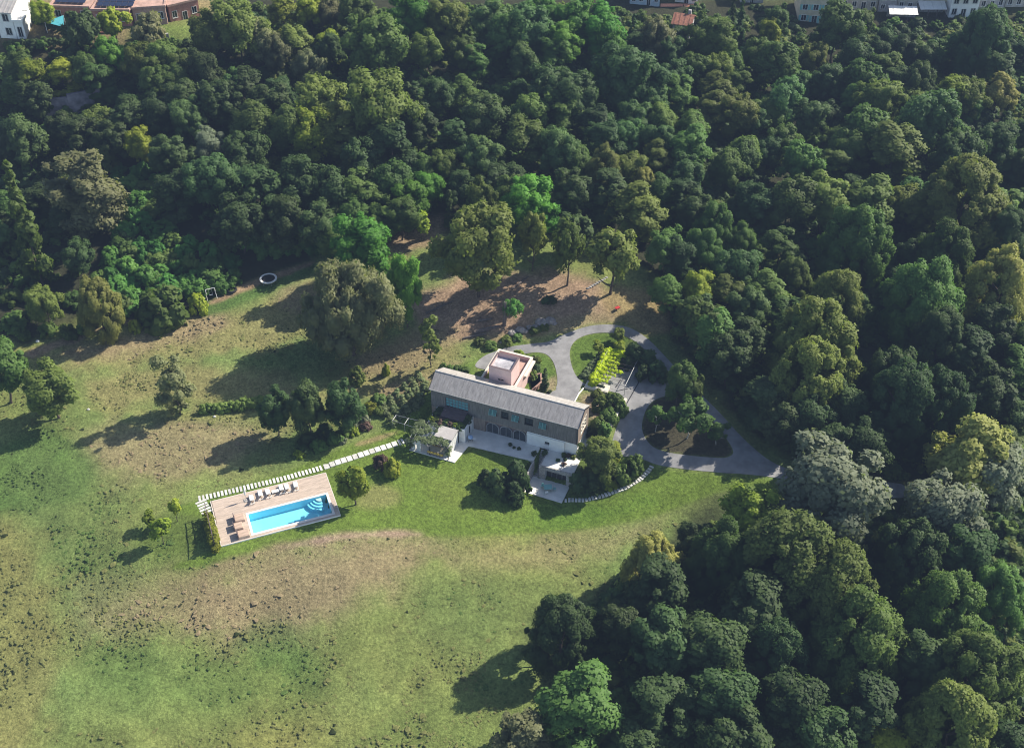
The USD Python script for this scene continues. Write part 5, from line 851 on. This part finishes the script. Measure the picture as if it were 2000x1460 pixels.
for px, py, w, l in [(173, 800, 6, 'small white stone where the meadow track bends, near the left trees'), (419, 814, 6, 'small white stone on the track below the clipped hedge'), (768, 777, 5, 'small white stone above the rosemary bank'), (74, 667, 8, 'pale stone beside the dirt track far left')]:
    c = G(px, py); m = ico(w / px_m(c) / 2, (0, 0, .12), (1, .7, .6), 2, .35, px); p = part('white_stone', m, M['slab'], None); UsdGeom.Xformable(p).AddTranslateOp().Set(Gf.Vec3d(*map(float, c))); tag(p, l, 'stone')
for k, (a, b, w, l) in enumerate([((926, 651), (976, 638), .38, 'thick dark fallen log below the small palm-like tree'), ((930, 628), (962, 623), .22, 'thin dark branch lying above the thick fallen log'), ((905, 661), (950, 652), .20, 'long thin pole lying on the grass below the thick log'), ((1000, 566), (1032, 540), .2, 'thin dead branch on the shaded slope'), ((832, 612), (886, 588), .16, 'thin pole lying in the shade right of the huge tree')]):
    p, q = G(*a), G(*b); t = thing('fallen_log', l, 'log', tuple(p)); part('trunk', cat(rod((0, 0, w * .6), (q - p) * .5 + [0, 0, w * .75], w * .9, w, 9), rod((q - p) * .5 + [0, 0, w * .75], q - p + [0, 0, w * .6], w, w * .55, 9)), M['deadwood'], t)
    part('branch_stub', rod((q - p) * .6 + [0, 0, w], (q - p) * .66 + [.3, .4, w + .5], w * .3, w * .15, 6), M['deadwood'], t)
ROCKS = [(1000, 652, 16), (1016, 646, 18), (1034, 640, 12), (1026, 648, 10), (1058, 632, 22), (1074, 629, 20), (1082, 632, 10), (990, 660, 10), (1004, 664, 7), (1045, 638, 10), (980, 668, 7)]
for i, (px, py, w) in enumerate(ROCKS):
    c = G(px, py); p = part('boulder', ico(w / px_m(c) / 2 * 1.1, (0, 0, w * .01), (1, .8, .75), 2, .45, 40 + i), M['rock'], None); UsdGeom.Xformable(p).AddTranslateOp().Set(Gf.Vec3d(*map(float, c))); ITEMS.append((p, 'boulder', px, py)); tag(p, None, 'boulder', 'boulders on the bank above the drive')
for i, (px, py, w, c) in enumerate([(990, 668, 26, 'shrubolive'), (1010, 660, 24, 'shrubgreen'), (1044, 648, 26, 'shrubolive'), (1064, 640, 22, 'shrubolive'), (960, 676, 26, 'shrubgreen'), (935, 668, 24, 'shrubolive'), (1075, 588, 24, 'shrubdark'), (1066, 590, 20, 'shrubdark')]): by_foot(c, px, py, py - w * .5, w, 'shrub', cat='shrub', group='low shrubs on the bank above the drive')
# flat stone steps on the bank by the multi-stemmed tree
t = None
c0 = G(1150, 560); t = thing('bank_steps', 'broken pale stone edging on the bank left of the multi-stemmed tree', 'stone edging', tuple(c0))
for i in range(9): c = G(1148 + i * 4.6, 563 - i * 2.6); part('stone', ico(.30, c - c0 + [0, 0, .03], (1.1, .7, .5), 1, .3, i), M['stone'], t)
# small palm-like tree with a thick leaning trunk
c = G(985, 634); t = thing('palm_like_tree', 'small palm-like tree with thick dark trunk above the boulders', 'tree', tuple(c)); part('trunk', cat(rod((0, 0, -.3), (.15, 0, 2.6), .38, .30, 9), rod((.15, 0, 2.6), (.2, .1, 5.0), .30, .26, 9)), M['deadwood'], t)
v, f, n_ = crown_mesh(55, 3.8, 5.6, 2.6, 12, .2, 900, .42, 'round', .3, .6); mesh_prim(path_for(t, 'crown'), v + [1.3, 0, 0], np.vstack([f[:, :3], f[f[:, 2] != f[:, 3]][:, [0, 2, 3]]]), L['i'], n_)

# ------------------------------------------------------------------ houses along the top of the wood
def bldg(name, label, fl, fr, depth, h, wall, roof, kind='flat', cols=3, rows=2, win='dark_glass', shut=None, rise=1.6, pv=0, cat_='house', front=True, door=True, z=None):
    a, b = G(*fl), G(*fr); zb = min(a[2], b[2]) if z is None else z; d = b - a; W_ = float(np.hypot(d[0], d[1])); an = math.atan2(d[1], d[0])
    t = thing(name, label, cat_, (a[0], a[1], zb), an); holes_, wins = [], []
    sh = h / rows
    for i in range(cols):
        for j in range(rows):
            ww_, wh = min(1.2, W_ / cols * .45), min(1.5, sh * .5); x = W_ * (i + .5) / cols; z0 = j * sh + sh * .32
            if door and j == 0 and i == cols // 2: z0, wh = .05, min(2.2, sh * .75)
            holes_.append(box(x - ww_ / 2, x + ww_ / 2, -1, .18, z0, z0 + wh)); wins.append((x - ww_ / 2, x + ww_ / 2, z0, z0 + wh, door and j == 0 and i == cols // 2))
    part('wall', cut(box(0, W_, 0, depth, -2.5, h), holes_), M[wall], t)
    for x0, x1, z0, z1, dr in wins:
        w = part('door' if dr else 'window', cat(box(x0 - .08, x0, -.05, .12, z0, z1 + .08), box(x1, x1 + .08, -.05, .12, z0, z1 + .08), box(x0, x1, -.05, .12, z1, z1 + .08), box(x0 - .12, x1 + .12, -.12, .12, z0 - .09, z0)), M['white' if wall != 'white' else 'grey_metal'], t)
        part('pane', box(x0, x1, .13, .16, z0, z1), M[win], w); part('glazing_bar', box((x0 + x1) / 2 - .03, (x0 + x1) / 2 + .03, .09, .135, z0, z1), M['white'], w)
        if shut:
            for s in (x0 - .62, x1 + .09): part('shutter', box(s, s + .53, -.07, -.003, z0, z1), M[shut], w)
    if kind == 'flat':
        rf_ = part('roof', cut(box(-.25, W_ + .25, -.25, depth + .25, h + .003, h + .45), [box(.2, W_ - .2, .2, depth - .2, h + .2, h + 1)]), M[roof], t)
    else:
        g_ = trimesh.creation.extrude_polygon(Polygon([(-.5, h - .25), (depth / 2, h + rise), (depth + .5, h - .25), (depth + .5, h - .05), (depth / 2, h + rise + .2), (-.5, h - .05)]), W_ + .8, engine='earcut'); g_.apply_transform(np.array([[0, 0, 1, -.4], [1, 0, 0, 0], [0, 1, 0, 0], [0, 0, 0, 1.]])); rf_ = part('roof', g_, M[roof], t)
        gb = trimesh.creation.extrude_polygon(Polygon([(0, h), (depth, h), (depth / 2, h + rise - .02)]), W_ - .04, engine='earcut'); gb.apply_transform(np.array([[0, 0, 1, .02], [1, 0, 0, 0], [0, 1, 0, 0], [0, 0, 0, 1.]])); part('gable', gb, M[wall], t)
        n_ = int(W_ / .9); sl_ = math.hypot(depth / 2 + .5, rise + .15)
        for i in range(n_):                                 # tile courses running down the slope
            x = -.3 + (W_ + .6) * (i + .5) / n_; part('tile', beam((x, -.5, h - .02), (x, depth / 2, h + rise + .23), .30, .10), M[roof], rf_)
        part('chimney', box(W_ * .7, W_ * .7 + .7, depth * .55, depth * .55 + .7, h, h + rise + 1.0), M[wall], rf_)
    for i in range(pv):
        for j in range(3):
            x = W_ * .12 + i * 1.35; y = .8 + j * 1.9; m = rbox(x, x + 1.25, y, y + 1.75, h + .62, h + .68, .01); m.apply_transform(trimesh.transformations.rotation_matrix(.12, [1, 0, 0], [0, 0, h + .6])); part('solar_panel', m, M['pv'], rf_)
    return t, W_
bldg('white_house', 'white rendered house with grey roof in the top left corner', (-40, 72), (33, 72), 9, 6.3, 'white', 'grey_render', 'gable', 3, 2)
bldg('white_annex', 'low white annex with stepped wall, joined to the white house', (34, 72), (51, 71), 5, 3.6, 'white', 'white', 'flat', 1, 1)
for k, (fl, fr, hh, w, ro, pv, l) in enumerate([((104, 38), (180, 44), 3.4, 'terra', 'terra2', 5, 'terracotta house with solar panels nearest the turquoise sail'), ((186, 50), (258, 52), 3.4, 'terra', 'terra2', 6, 'second terracotta house from the left, solar panels over a pink front'), ((264, 48), (328, 46), 3.4, 'terra2', 'terra2', 0, 'dusty pink house third in the terracotta row, without panels'), ((334, 42), (392, 34), 3.4, 'terra', 'terra2', 0, 'reddest house at the right end of the terracotta row')]):
    bldg('terracotta_house', l, fl, fr, 10, hh + .25 * k, w, ro, 'flat', 3, 1, pv=pv)
bldg('red_roofed_hut', 'small pale hut with clay tiled roof in the middle of the wood', (1312, 74), (1345, 82), 5, 4.2, 'grey_render', 'tile_red', 'gable', 2, 1, rise=1.3)
bldg('blue_house', 'pale blue house cut by the top edge, left of the red-roofed hut', (1230, 6), (1288, 12), 9, 6.5, 'blue_render', 'terra2', 'flat', 4, 2)
bldg('plain_house', 'pale house with orange forecourt at the top edge, above the hut', (1318, 4), (1362, 9), 9, 6, 'white', 'terra2', 'flat', 3, 2)
bldg('plain_house', 'pale house at the top edge left of the teal-shuttered one', (1446, 5), (1490, 7), 9, 6, 'grey_render', 'terra2', 'flat', 3, 2)
bldg('shuttered_house', 'tall cream house with teal shutters at the top edge', (1558, 40), (1620, 48), 9, 11, 'ochre', 'tile_red', 'gable', 3, 4, shut='teal')
for fl, fr, h, w, l, ki, co in [((1640, 16), (1712, 20), 8, 'stonewash', 'old stone house right of the teal-shuttered one', 'gable', 4), ((1714, 22), (1748, 24), 7, 'grey_render', 'narrow grey house behind the left white shed roof', 'flat', 2), ((1750, 20), (1800, 22), 8, 'stonewash', 'old stone house behind the right white shed roof', 'gable', 3), ((1802, 20), (1848, 22), 8.5, 'ochre', 'ochre stone house left of the white house with red awning', 'gable', 3), ((1910, 18), (1960, 16), 8, 'grey_render', 'grey house right of the white house with red awning', 'flat', 3), ((1962, 14), (2030, 14), 8, 'stonewash', 'pale stone house in the top right corner', 'gable', 4)]:
    bldg('village_house', l, fl, fr, 9, h, w, 'tile_red' if ki == 'gable' else 'grey_render', ki, co, 3)
t, W_ = bldg('white_village_house', 'white village house with a red awning at the top right', (1852, 34), (1906, 34), 9, 8.5, 'white', 'tile_red', 'gable', 3, 3)
aw = trimesh.convex.convex_hull(np.array([(.3, -.02, 5.6), (W_ + .6, -.02, 5.6), (W_ + .6, -1.3, 5.2), (.3, -1.3, 5.2), (.3, -.02, 5.66), (W_ + .6, -.02, 5.66), (W_ + .6, -1.3, 5.26), (.3, -1.3, 5.26)])); part('awning', aw, M['red'], t)
for a, b, l in [((1734, 42), (1790, 44), 'larger white lean-to shed roof below the old village houses'), ((1794, 33), (1846, 33), 'smaller white lean-to shed roof below the ochre stone house')]:
    p, q = G(*a), G(*b); d = q - p; L_ = float(np.hypot(d[0], d[1])); t = thing('lean_to_shed', l, 'shed', tuple(p), math.atan2(d[1], d[0]))
    part('back_wall', box(0, L_, 2.4, 2.6, -1, 2.6), M['stone'], t)
    for i in range(4): part('post', box(L_ * i / 3.05, L_ * i / 3.05 + .1, 0, .1, -1, 2.0), M['slat'], t)
    n_ = 6
    for i in range(n_): part('roof_sheet', beam((L_ * (i + .5) / n_, -.3, 2.0 + .03 * (i % 2)), (L_ * (i + .5) / n_, 2.9, 2.85 + .03 * (i % 2)), L_ / n_ * .98, .04), M['white'], t)
c = G(112, 62); t = thing('shade_sail', 'turquoise shade sail in the garden before the terracotta houses', 'shade sail', tuple(c), 0); part('sail', trimesh.convex.convex_hull(np.array([(-2.2, 0, 2.2), (2, -.8, 1.4), (1.6, 1.6, 3.0), (-2.2, 0, 2.24), (2, -.8, 1.44), (1.6, 1.6, 3.04)])), M['turq'], t)
for x, y, h in [(-2.2, 0, 2.2), (2, -.8, 1.4), (1.6, 1.6, 3.0)]: part('pole', rod((x, y, -.3), (x, y, h), .05), M['white'], t)
tag(part('garden_paving', drape(gpoly([(178, 64), (214, 62), (212, 52), (180, 53)]), .06), M['patio_orange']), kind='structure'); tag(part('forecourt', drape(gpoly([(1290, 14), (1366, 13), (1366, 8), (1290, 8)]), .08), M['patio_orange']), kind='structure')
hedge('dark hedge between the white house garden and the terracotta houses', [(44, 32), (90, 50), (136, 72)], 1.8, 2.0, 'k', step=1.2, seed=9)
hedge('dark hedge along the lower end of the white house garden', [(10, 92), (70, 90), (150, 90)], 1.8, 1.6, 'k', step=1.2, seed=10)

# ------------------------------------------------------------------ uncountable growth: undergrowth in the wood, tufts in the meadow
def instancer(name, protos, pts, scales, zrot, ids):
    pi = UsdGeom.PointInstancer.Define(stage, f'/World/{name}'); pr = []
    for i, (v, f, n_, m_) in enumerate(protos): p = f'/World/{name}/kind_{i}'; mesh_prim(p, v, f, m_, n_); pr.append(p)
    pi.CreatePrototypesRel().SetTargets([Sdf.Path(p) for p in pr]); pi.CreatePositionsAttr(Vt.Vec3fArray.FromNumpy(np.asarray(pts, np.float32))); pi.CreateProtoIndicesAttr(Vt.IntArray.FromNumpy(np.asarray(ids, np.int32)))
    pi.CreateScalesAttr(Vt.Vec3fArray.FromNumpy(np.asarray(scales, np.float32))); pi.CreateOrientationsAttr(Vt.QuathArray([Gf.Quath(float(math.cos(a / 2)), 0, 0, float(math.sin(a / 2))) for a in zrot])); return pi.GetPrim()
rg = np.random.default_rng(21)
def scatter_px(poly, n, keep=None):
    """n ground points evenly over the world area seen through the photo polygon"""
    w = gpoly(list(poly.exterior.coords)[:-1]); x0, y0, x1, y1 = w.bounds; q = rg.uniform((x0, y0), (x1, y1), (n * 6, 2)); q = q[shapely.contains_xy(w, q[:, 0], q[:, 1])]
    if keep is not None: q = q[keep(q)]
    return q[:n]
ug = np.vstack([scatter_px(Polygon([(-60, 105), (380, 92), (430, 22), (1200, 22), (1300, 40), (1360, 18), (1545, 18), (1560, 56), (1620, 56), (1660, 30), (1730, 50), (1850, 46), (1910, 40), (2080, 26), (2080, 900), (1760, 930), (1600, 905), (1480, 840), (1400, 765), (1345, 690), (1318, 620), (1330, 530), (1300, 450), (1150, 405), (1000, 400), (870, 395), (740, 430), (640, 480), (420, 440), (300, 290), (180, 300), (150, 540), (-60, 580)]), 5200), scatter_px(Polygon([(1380, 1030), (1540, 985), (1740, 1010), (2080, 900), (2080, 1540), (1190, 1540), (1200, 1320), (1080, 1250), (1220, 1150)]), 1500)])
protos = []
for i, lk in enumerate(('k', 'g', 'o')):
    v, f, n_ = crown_mesh(1200 + i, 2.6, 1.6, 0, 10, .22, 240, .4, 'dome', 0, .8); protos.append((v, np.vstack([f[:, :3], f[f[:, 2] != f[:, 3]][:, [0, 2, 3]]]), L[lk], n_))
protos = [(v, f, n_, m_) for v, f, m_, n_ in protos]
s_ = rg.uniform(.6, 1.7, len(ug)); tag(instancer('undergrowth', protos, np.c_[ug, zt(ug[:, 0], ug[:, 1]) - .1], np.c_[s_, s_, s_ * rg.uniform(.6, 1.1, len(ug))], rg.uniform(0, 6.28, len(ug)), rg.choice(3, len(ug), p=[.55, .3, .15])), 'low undergrowth covering the floor of the woods', 'undergrowth', kind='stuff')
def tuft(seed, r_, h, spiky):
    r = np.random.default_rng(seed); m = trimesh.creation.icosphere(1, 1.0); v = np.array(m.vertices); v *= (1 + spiky * r.normal(0, 1, (len(v), 1))) * [r_, r_, h]; return v, np.array(m.faces), meshkit.arrays((v, np.array(m.faces)), True)[2]
def grass_mat(name, c): return mat(name, c, .95, .3, 6., spec=.1)
TUFT_COL = np.array([(.070, .112, .030), (.135, .142, .050), (.215, .170, .098)])
tp = [(*tuft(1 + i, .24, .085, .22), grass_mat(('tuft_green', 'tuft_olive', 'tuft_straw')[i], tuple(TUFT_COL[i] * 1.08))) for i in range(3)] + [(*tuft(9, .20, .15, .25), grass_mat('tuft_dark', (.028, .038, .014)))]
open_land = Polygon([(-80, 700), (60, 690), (250, 650), (420, 615), (590, 560), (640, 700), (760, 690), (850, 640), (960, 650), (900, 710), (820, 740), (700, 830), (560, 905), (380, 965), (330, 1010), (350, 1105), (560, 1068), (680, 1042), (840, 1052), (1100, 1044), (1250, 1022), (1340, 1000), (1240, 1110), (1160, 1180), (1040, 1220), (1000, 1280), (1060, 1330), (960, 1400), (950, 1540), (-160, 1540)])
def dens(q): p = np.c_[q, np.zeros(len(q))]; return rg.uniform(0, 1, len(q)) < np.clip((meshkit.fbm(p / 9., 3, 5) - .30) * 1.8, .35, 1)
tq = scatter_px(open_land, 11000, dens); dark_w = np.clip((meshkit.fbm(np.c_[tq, np.zeros(len(tq))] / 14., 3, 8) - .43) * .6, .012, .09)
gi = np.clip(np.searchsorted(gx, tq[:, 0]), 0, nx - 1) * ny + np.clip(np.searchsorted(gy, tq[:, 1]), 0, ny - 1)
ids = np.where(rg.uniform(0, 1, len(tq)) < dark_w, 3, ((col[gi][:, None] / col[gi].sum(1)[:, None, None] - TUFT_COL[None] / TUFT_COL.sum(1)[None, :, None]) ** 2).sum(2).argmin(1)); s_ = rg.gamma(1.4, .24, len(tq)) + .18
tag(instancer('meadow_grass', tp, np.c_[tq, zt(tq[:, 0], tq[:, 1])], np.c_[s_ * rg.uniform(.8, 1.5, len(tq)), s_, np.minimum(s_, .7)], rg.uniform(0, 6.28, len(tq)), ids), 'rough grass tufts scattered over the dry meadow', 'grass', kind='stuff')

# ------------------------------------------------------------------ labels of the trees and shrubs not labelled yet: kind, zone, order from the left
DESC = {'green': 'leafy green tree', 'blue': 'blue-green tree', 'bright': 'bright green tree', 'olive': 'olive green tree', 'yellow': 'yellow-green tree', 'dark': 'dark green tree', 'grey': 'greyish olive tree', 'silver': 'silvery grey tree', 'golden': 'golden olive tree', 'domegreen': 'broad green domed tree', 'domeyellow': 'broad yellow-green domed tree', 'domedark': 'broad dark domed tree',
        'ball': 'round dark garden tree', 'balllight': 'round yellow-green garden tree', 'ballgrey': 'round grey-green garden tree', 'ivy': 'creeper-covered green shrub', 'shrubgreen': 'green shrub', 'shrubdark': 'dark shrub', 'shrubyellow': 'yellow-green shrub', 'shrubolive': 'olive shrub', 'shrubpurple': 'purplish shrub', 'shrubsilver': 'silvery shrub', 'boulder': 'grey boulder'}
ZONES = [(20, 200, 'far left below the white house'), (110, 130, 'right below the white house garden'), (230, 100, 'below the terracotta garden wall'), (340, 110, 'below the reddest terracotta house'), (450, 60, 'just right of the terracotta houses'), (250, 230, 'around the shaded retaining wall'), (400, 240, 'around the pale silvery tree'), (520, 180, 'on the shaded slope above the trampoline'),
         (600, 60, 'on the ridge far above the trampoline'), (700, 140, 'around the big olive crown, upper wood'), (620, 260, 'in the hollow behind the huge willow-like tree'), (760, 300, 'behind the bare soil patch'), (800, 60, 'on the ridge above the tower'), (930, 60, 'at the top edge above the tower'), (880, 210, 'midway up the wood above the tower'), (960, 300, 'just behind the large bank olive'), (1060, 220, 'in the wood above the bank trees'),
         (1050, 100, 'left of the bright green ridge grove'), (1130, 20, 'in the ridge grove left of the hut'), (1240, 120, 'below the red-roofed hut'), (1340, 120, 'right below the red-roofed hut'), (1270, 210, 'in the wood well below the hut'), (1400, 200, 'in the upper middle wood'), (1460, 100, 'left of the teal-shuttered house'), (1200, 310, 'above the multi-stemmed bank tree'), (1350, 330, 'in the wood above the dirt clearing'), (1440, 380, 'in the middle of the right-hand wood'),
         (1390, 480, 'on the dirt clearing right edge'), (1340, 610, 'beside the top bend of the drive'), (1430, 690, 'along the outer side of the drive'), (1560, 120, 'below the teal-shuttered house'), (1660, 60, 'right beside the teal-shuttered house'), (1740, 80, 'below the white shed roofs'), (1900, 80, 'below the white house with red awning'), (1690, 170, 'below the village gardens'), (1800, 180, 'in the wood below the smaller shed roof'), (1940, 180, 'at the upper right edge'),
         (1560, 250, 'in the upper right wood'), (1700, 270, 'in the right wood, mid height'), (1900, 320, 'around the big golden-topped right dome'), (1600, 370, 'in the belt above the yellow domes'), (1760, 400, 'above the dark ravine'), (1880, 480, 'at the right edge above the ravine'), (1540, 520, 'by the cluster of yellow domes'), (1640, 640, 'in the lower cluster of yellow domes'), (1820, 560, 'beside the dark ravine'), (1760, 740, 'in the shaded ravine'), (1930, 690, 'in the shaded right edge'), (1540, 820, 'in the shade where the road leaves'),
         (1650, 930, 'beside the end of the road'), (1920, 900, 'at the lower right edge by the road end'), (1450, 1020, 'at the lawn corner of the lower grove'), (1600, 1060, 'in the front of the lower right grove'), (1290, 1090, 'at the left tip of the lower grove'), (1110, 1220, 'on the lower meadow edge'), (1300, 1250, 'in the shaded hollow of the lower grove'), (1480, 1280, 'in the middle of the lower grove'), (1700, 1200, 'in the right of the lower grove'), (1880, 1180, 'along the right edge, lower grove'), (1650, 1400, 'at the bottom right edge'), (1900, 1380, 'in the bottom right corner'), (1400, 1420, 'at the bottom edge right of middle'), (1100, 1400, 'at the bottom edge of the meadow'),
         (60, 290, 'behind the tall leaning conifer'), (170, 330, 'beside the big brownish tree'), (270, 330, 'on the upper creeper bank'), (230, 450, 'on the left creeper bank'), (240, 540, 'at the left foot of the creeper bank'), (350, 450, 'in the middle of the creeper bank'), (370, 540, 'at the foot of the creeper bank'), (480, 470, 'on the right creeper bank'), (500, 400, 'in the hollow above the creeper bank'), (560, 480, 'left of the trampoline-side tree'), (620, 420, 'in the thicket left of the bright round tree'), (730, 400, 'in the thicket behind the bright round tree'), (790, 390, 'in the thicket by the soil patch'),
         (80, 600, 'by the track at the far left'), (630, 850, 'in the border below the dark trees'), (710, 820, 'in the border near the silver plants'), (880, 715, 'behind the left roof end'), (1180, 800, 'on the bank by the parking court'), (1030, 645, 'on the boulder bank above the drive'), (1070, 590, 'on the shaded slope'), (905, 825, 'on the balcony block'), (180, 30, 'in front of the terracotta houses'), (60, 20, 'beside the white house')]
cells = {}
for p, c, px, py in ITEMS:
    z = min(ZONES, key=lambda q: (q[0] - px) ** 2 + (1.2 * (q[1] - py)) ** 2)[2]; cells.setdefault((DESC[c], z), []).append((px, p))
for (d, z), ps in cells.items():
    ps.sort(key=lambda q: q[0]); n_ = len(ps)
    for i, (_, p) in enumerate(ps):
        lab = f'only {d} {z}' if n_ == 1 else (f'{"left" if i == 0 else "right"} of two: {d} {z}' if n_ == 2 else f'{ORD[i]} {d} from the left, {z}')
        p.SetCustomDataByKey('label', lab if n_ > 1 else lab.replace('only ', ''))
        if p.GetName().startswith('tree'): p.SetCustomDataByKey('category', 'tree')
bx = box(gx[0] - 40, gx[-1] + 40, gy[0] - 40, gy[-1] + 40, float(gz.min()) - 1.0, EYE + 4.0)
hz = part('haze', bx, usdkit.material(stage, LK + 'haze_air', {'v': ('principled_volume', {'color': (.50, .66, 1.0), 'density': .00013})}, [], volume='v.volume')); tag(hz, 'faint bluish haze in the air', kind='stuff')
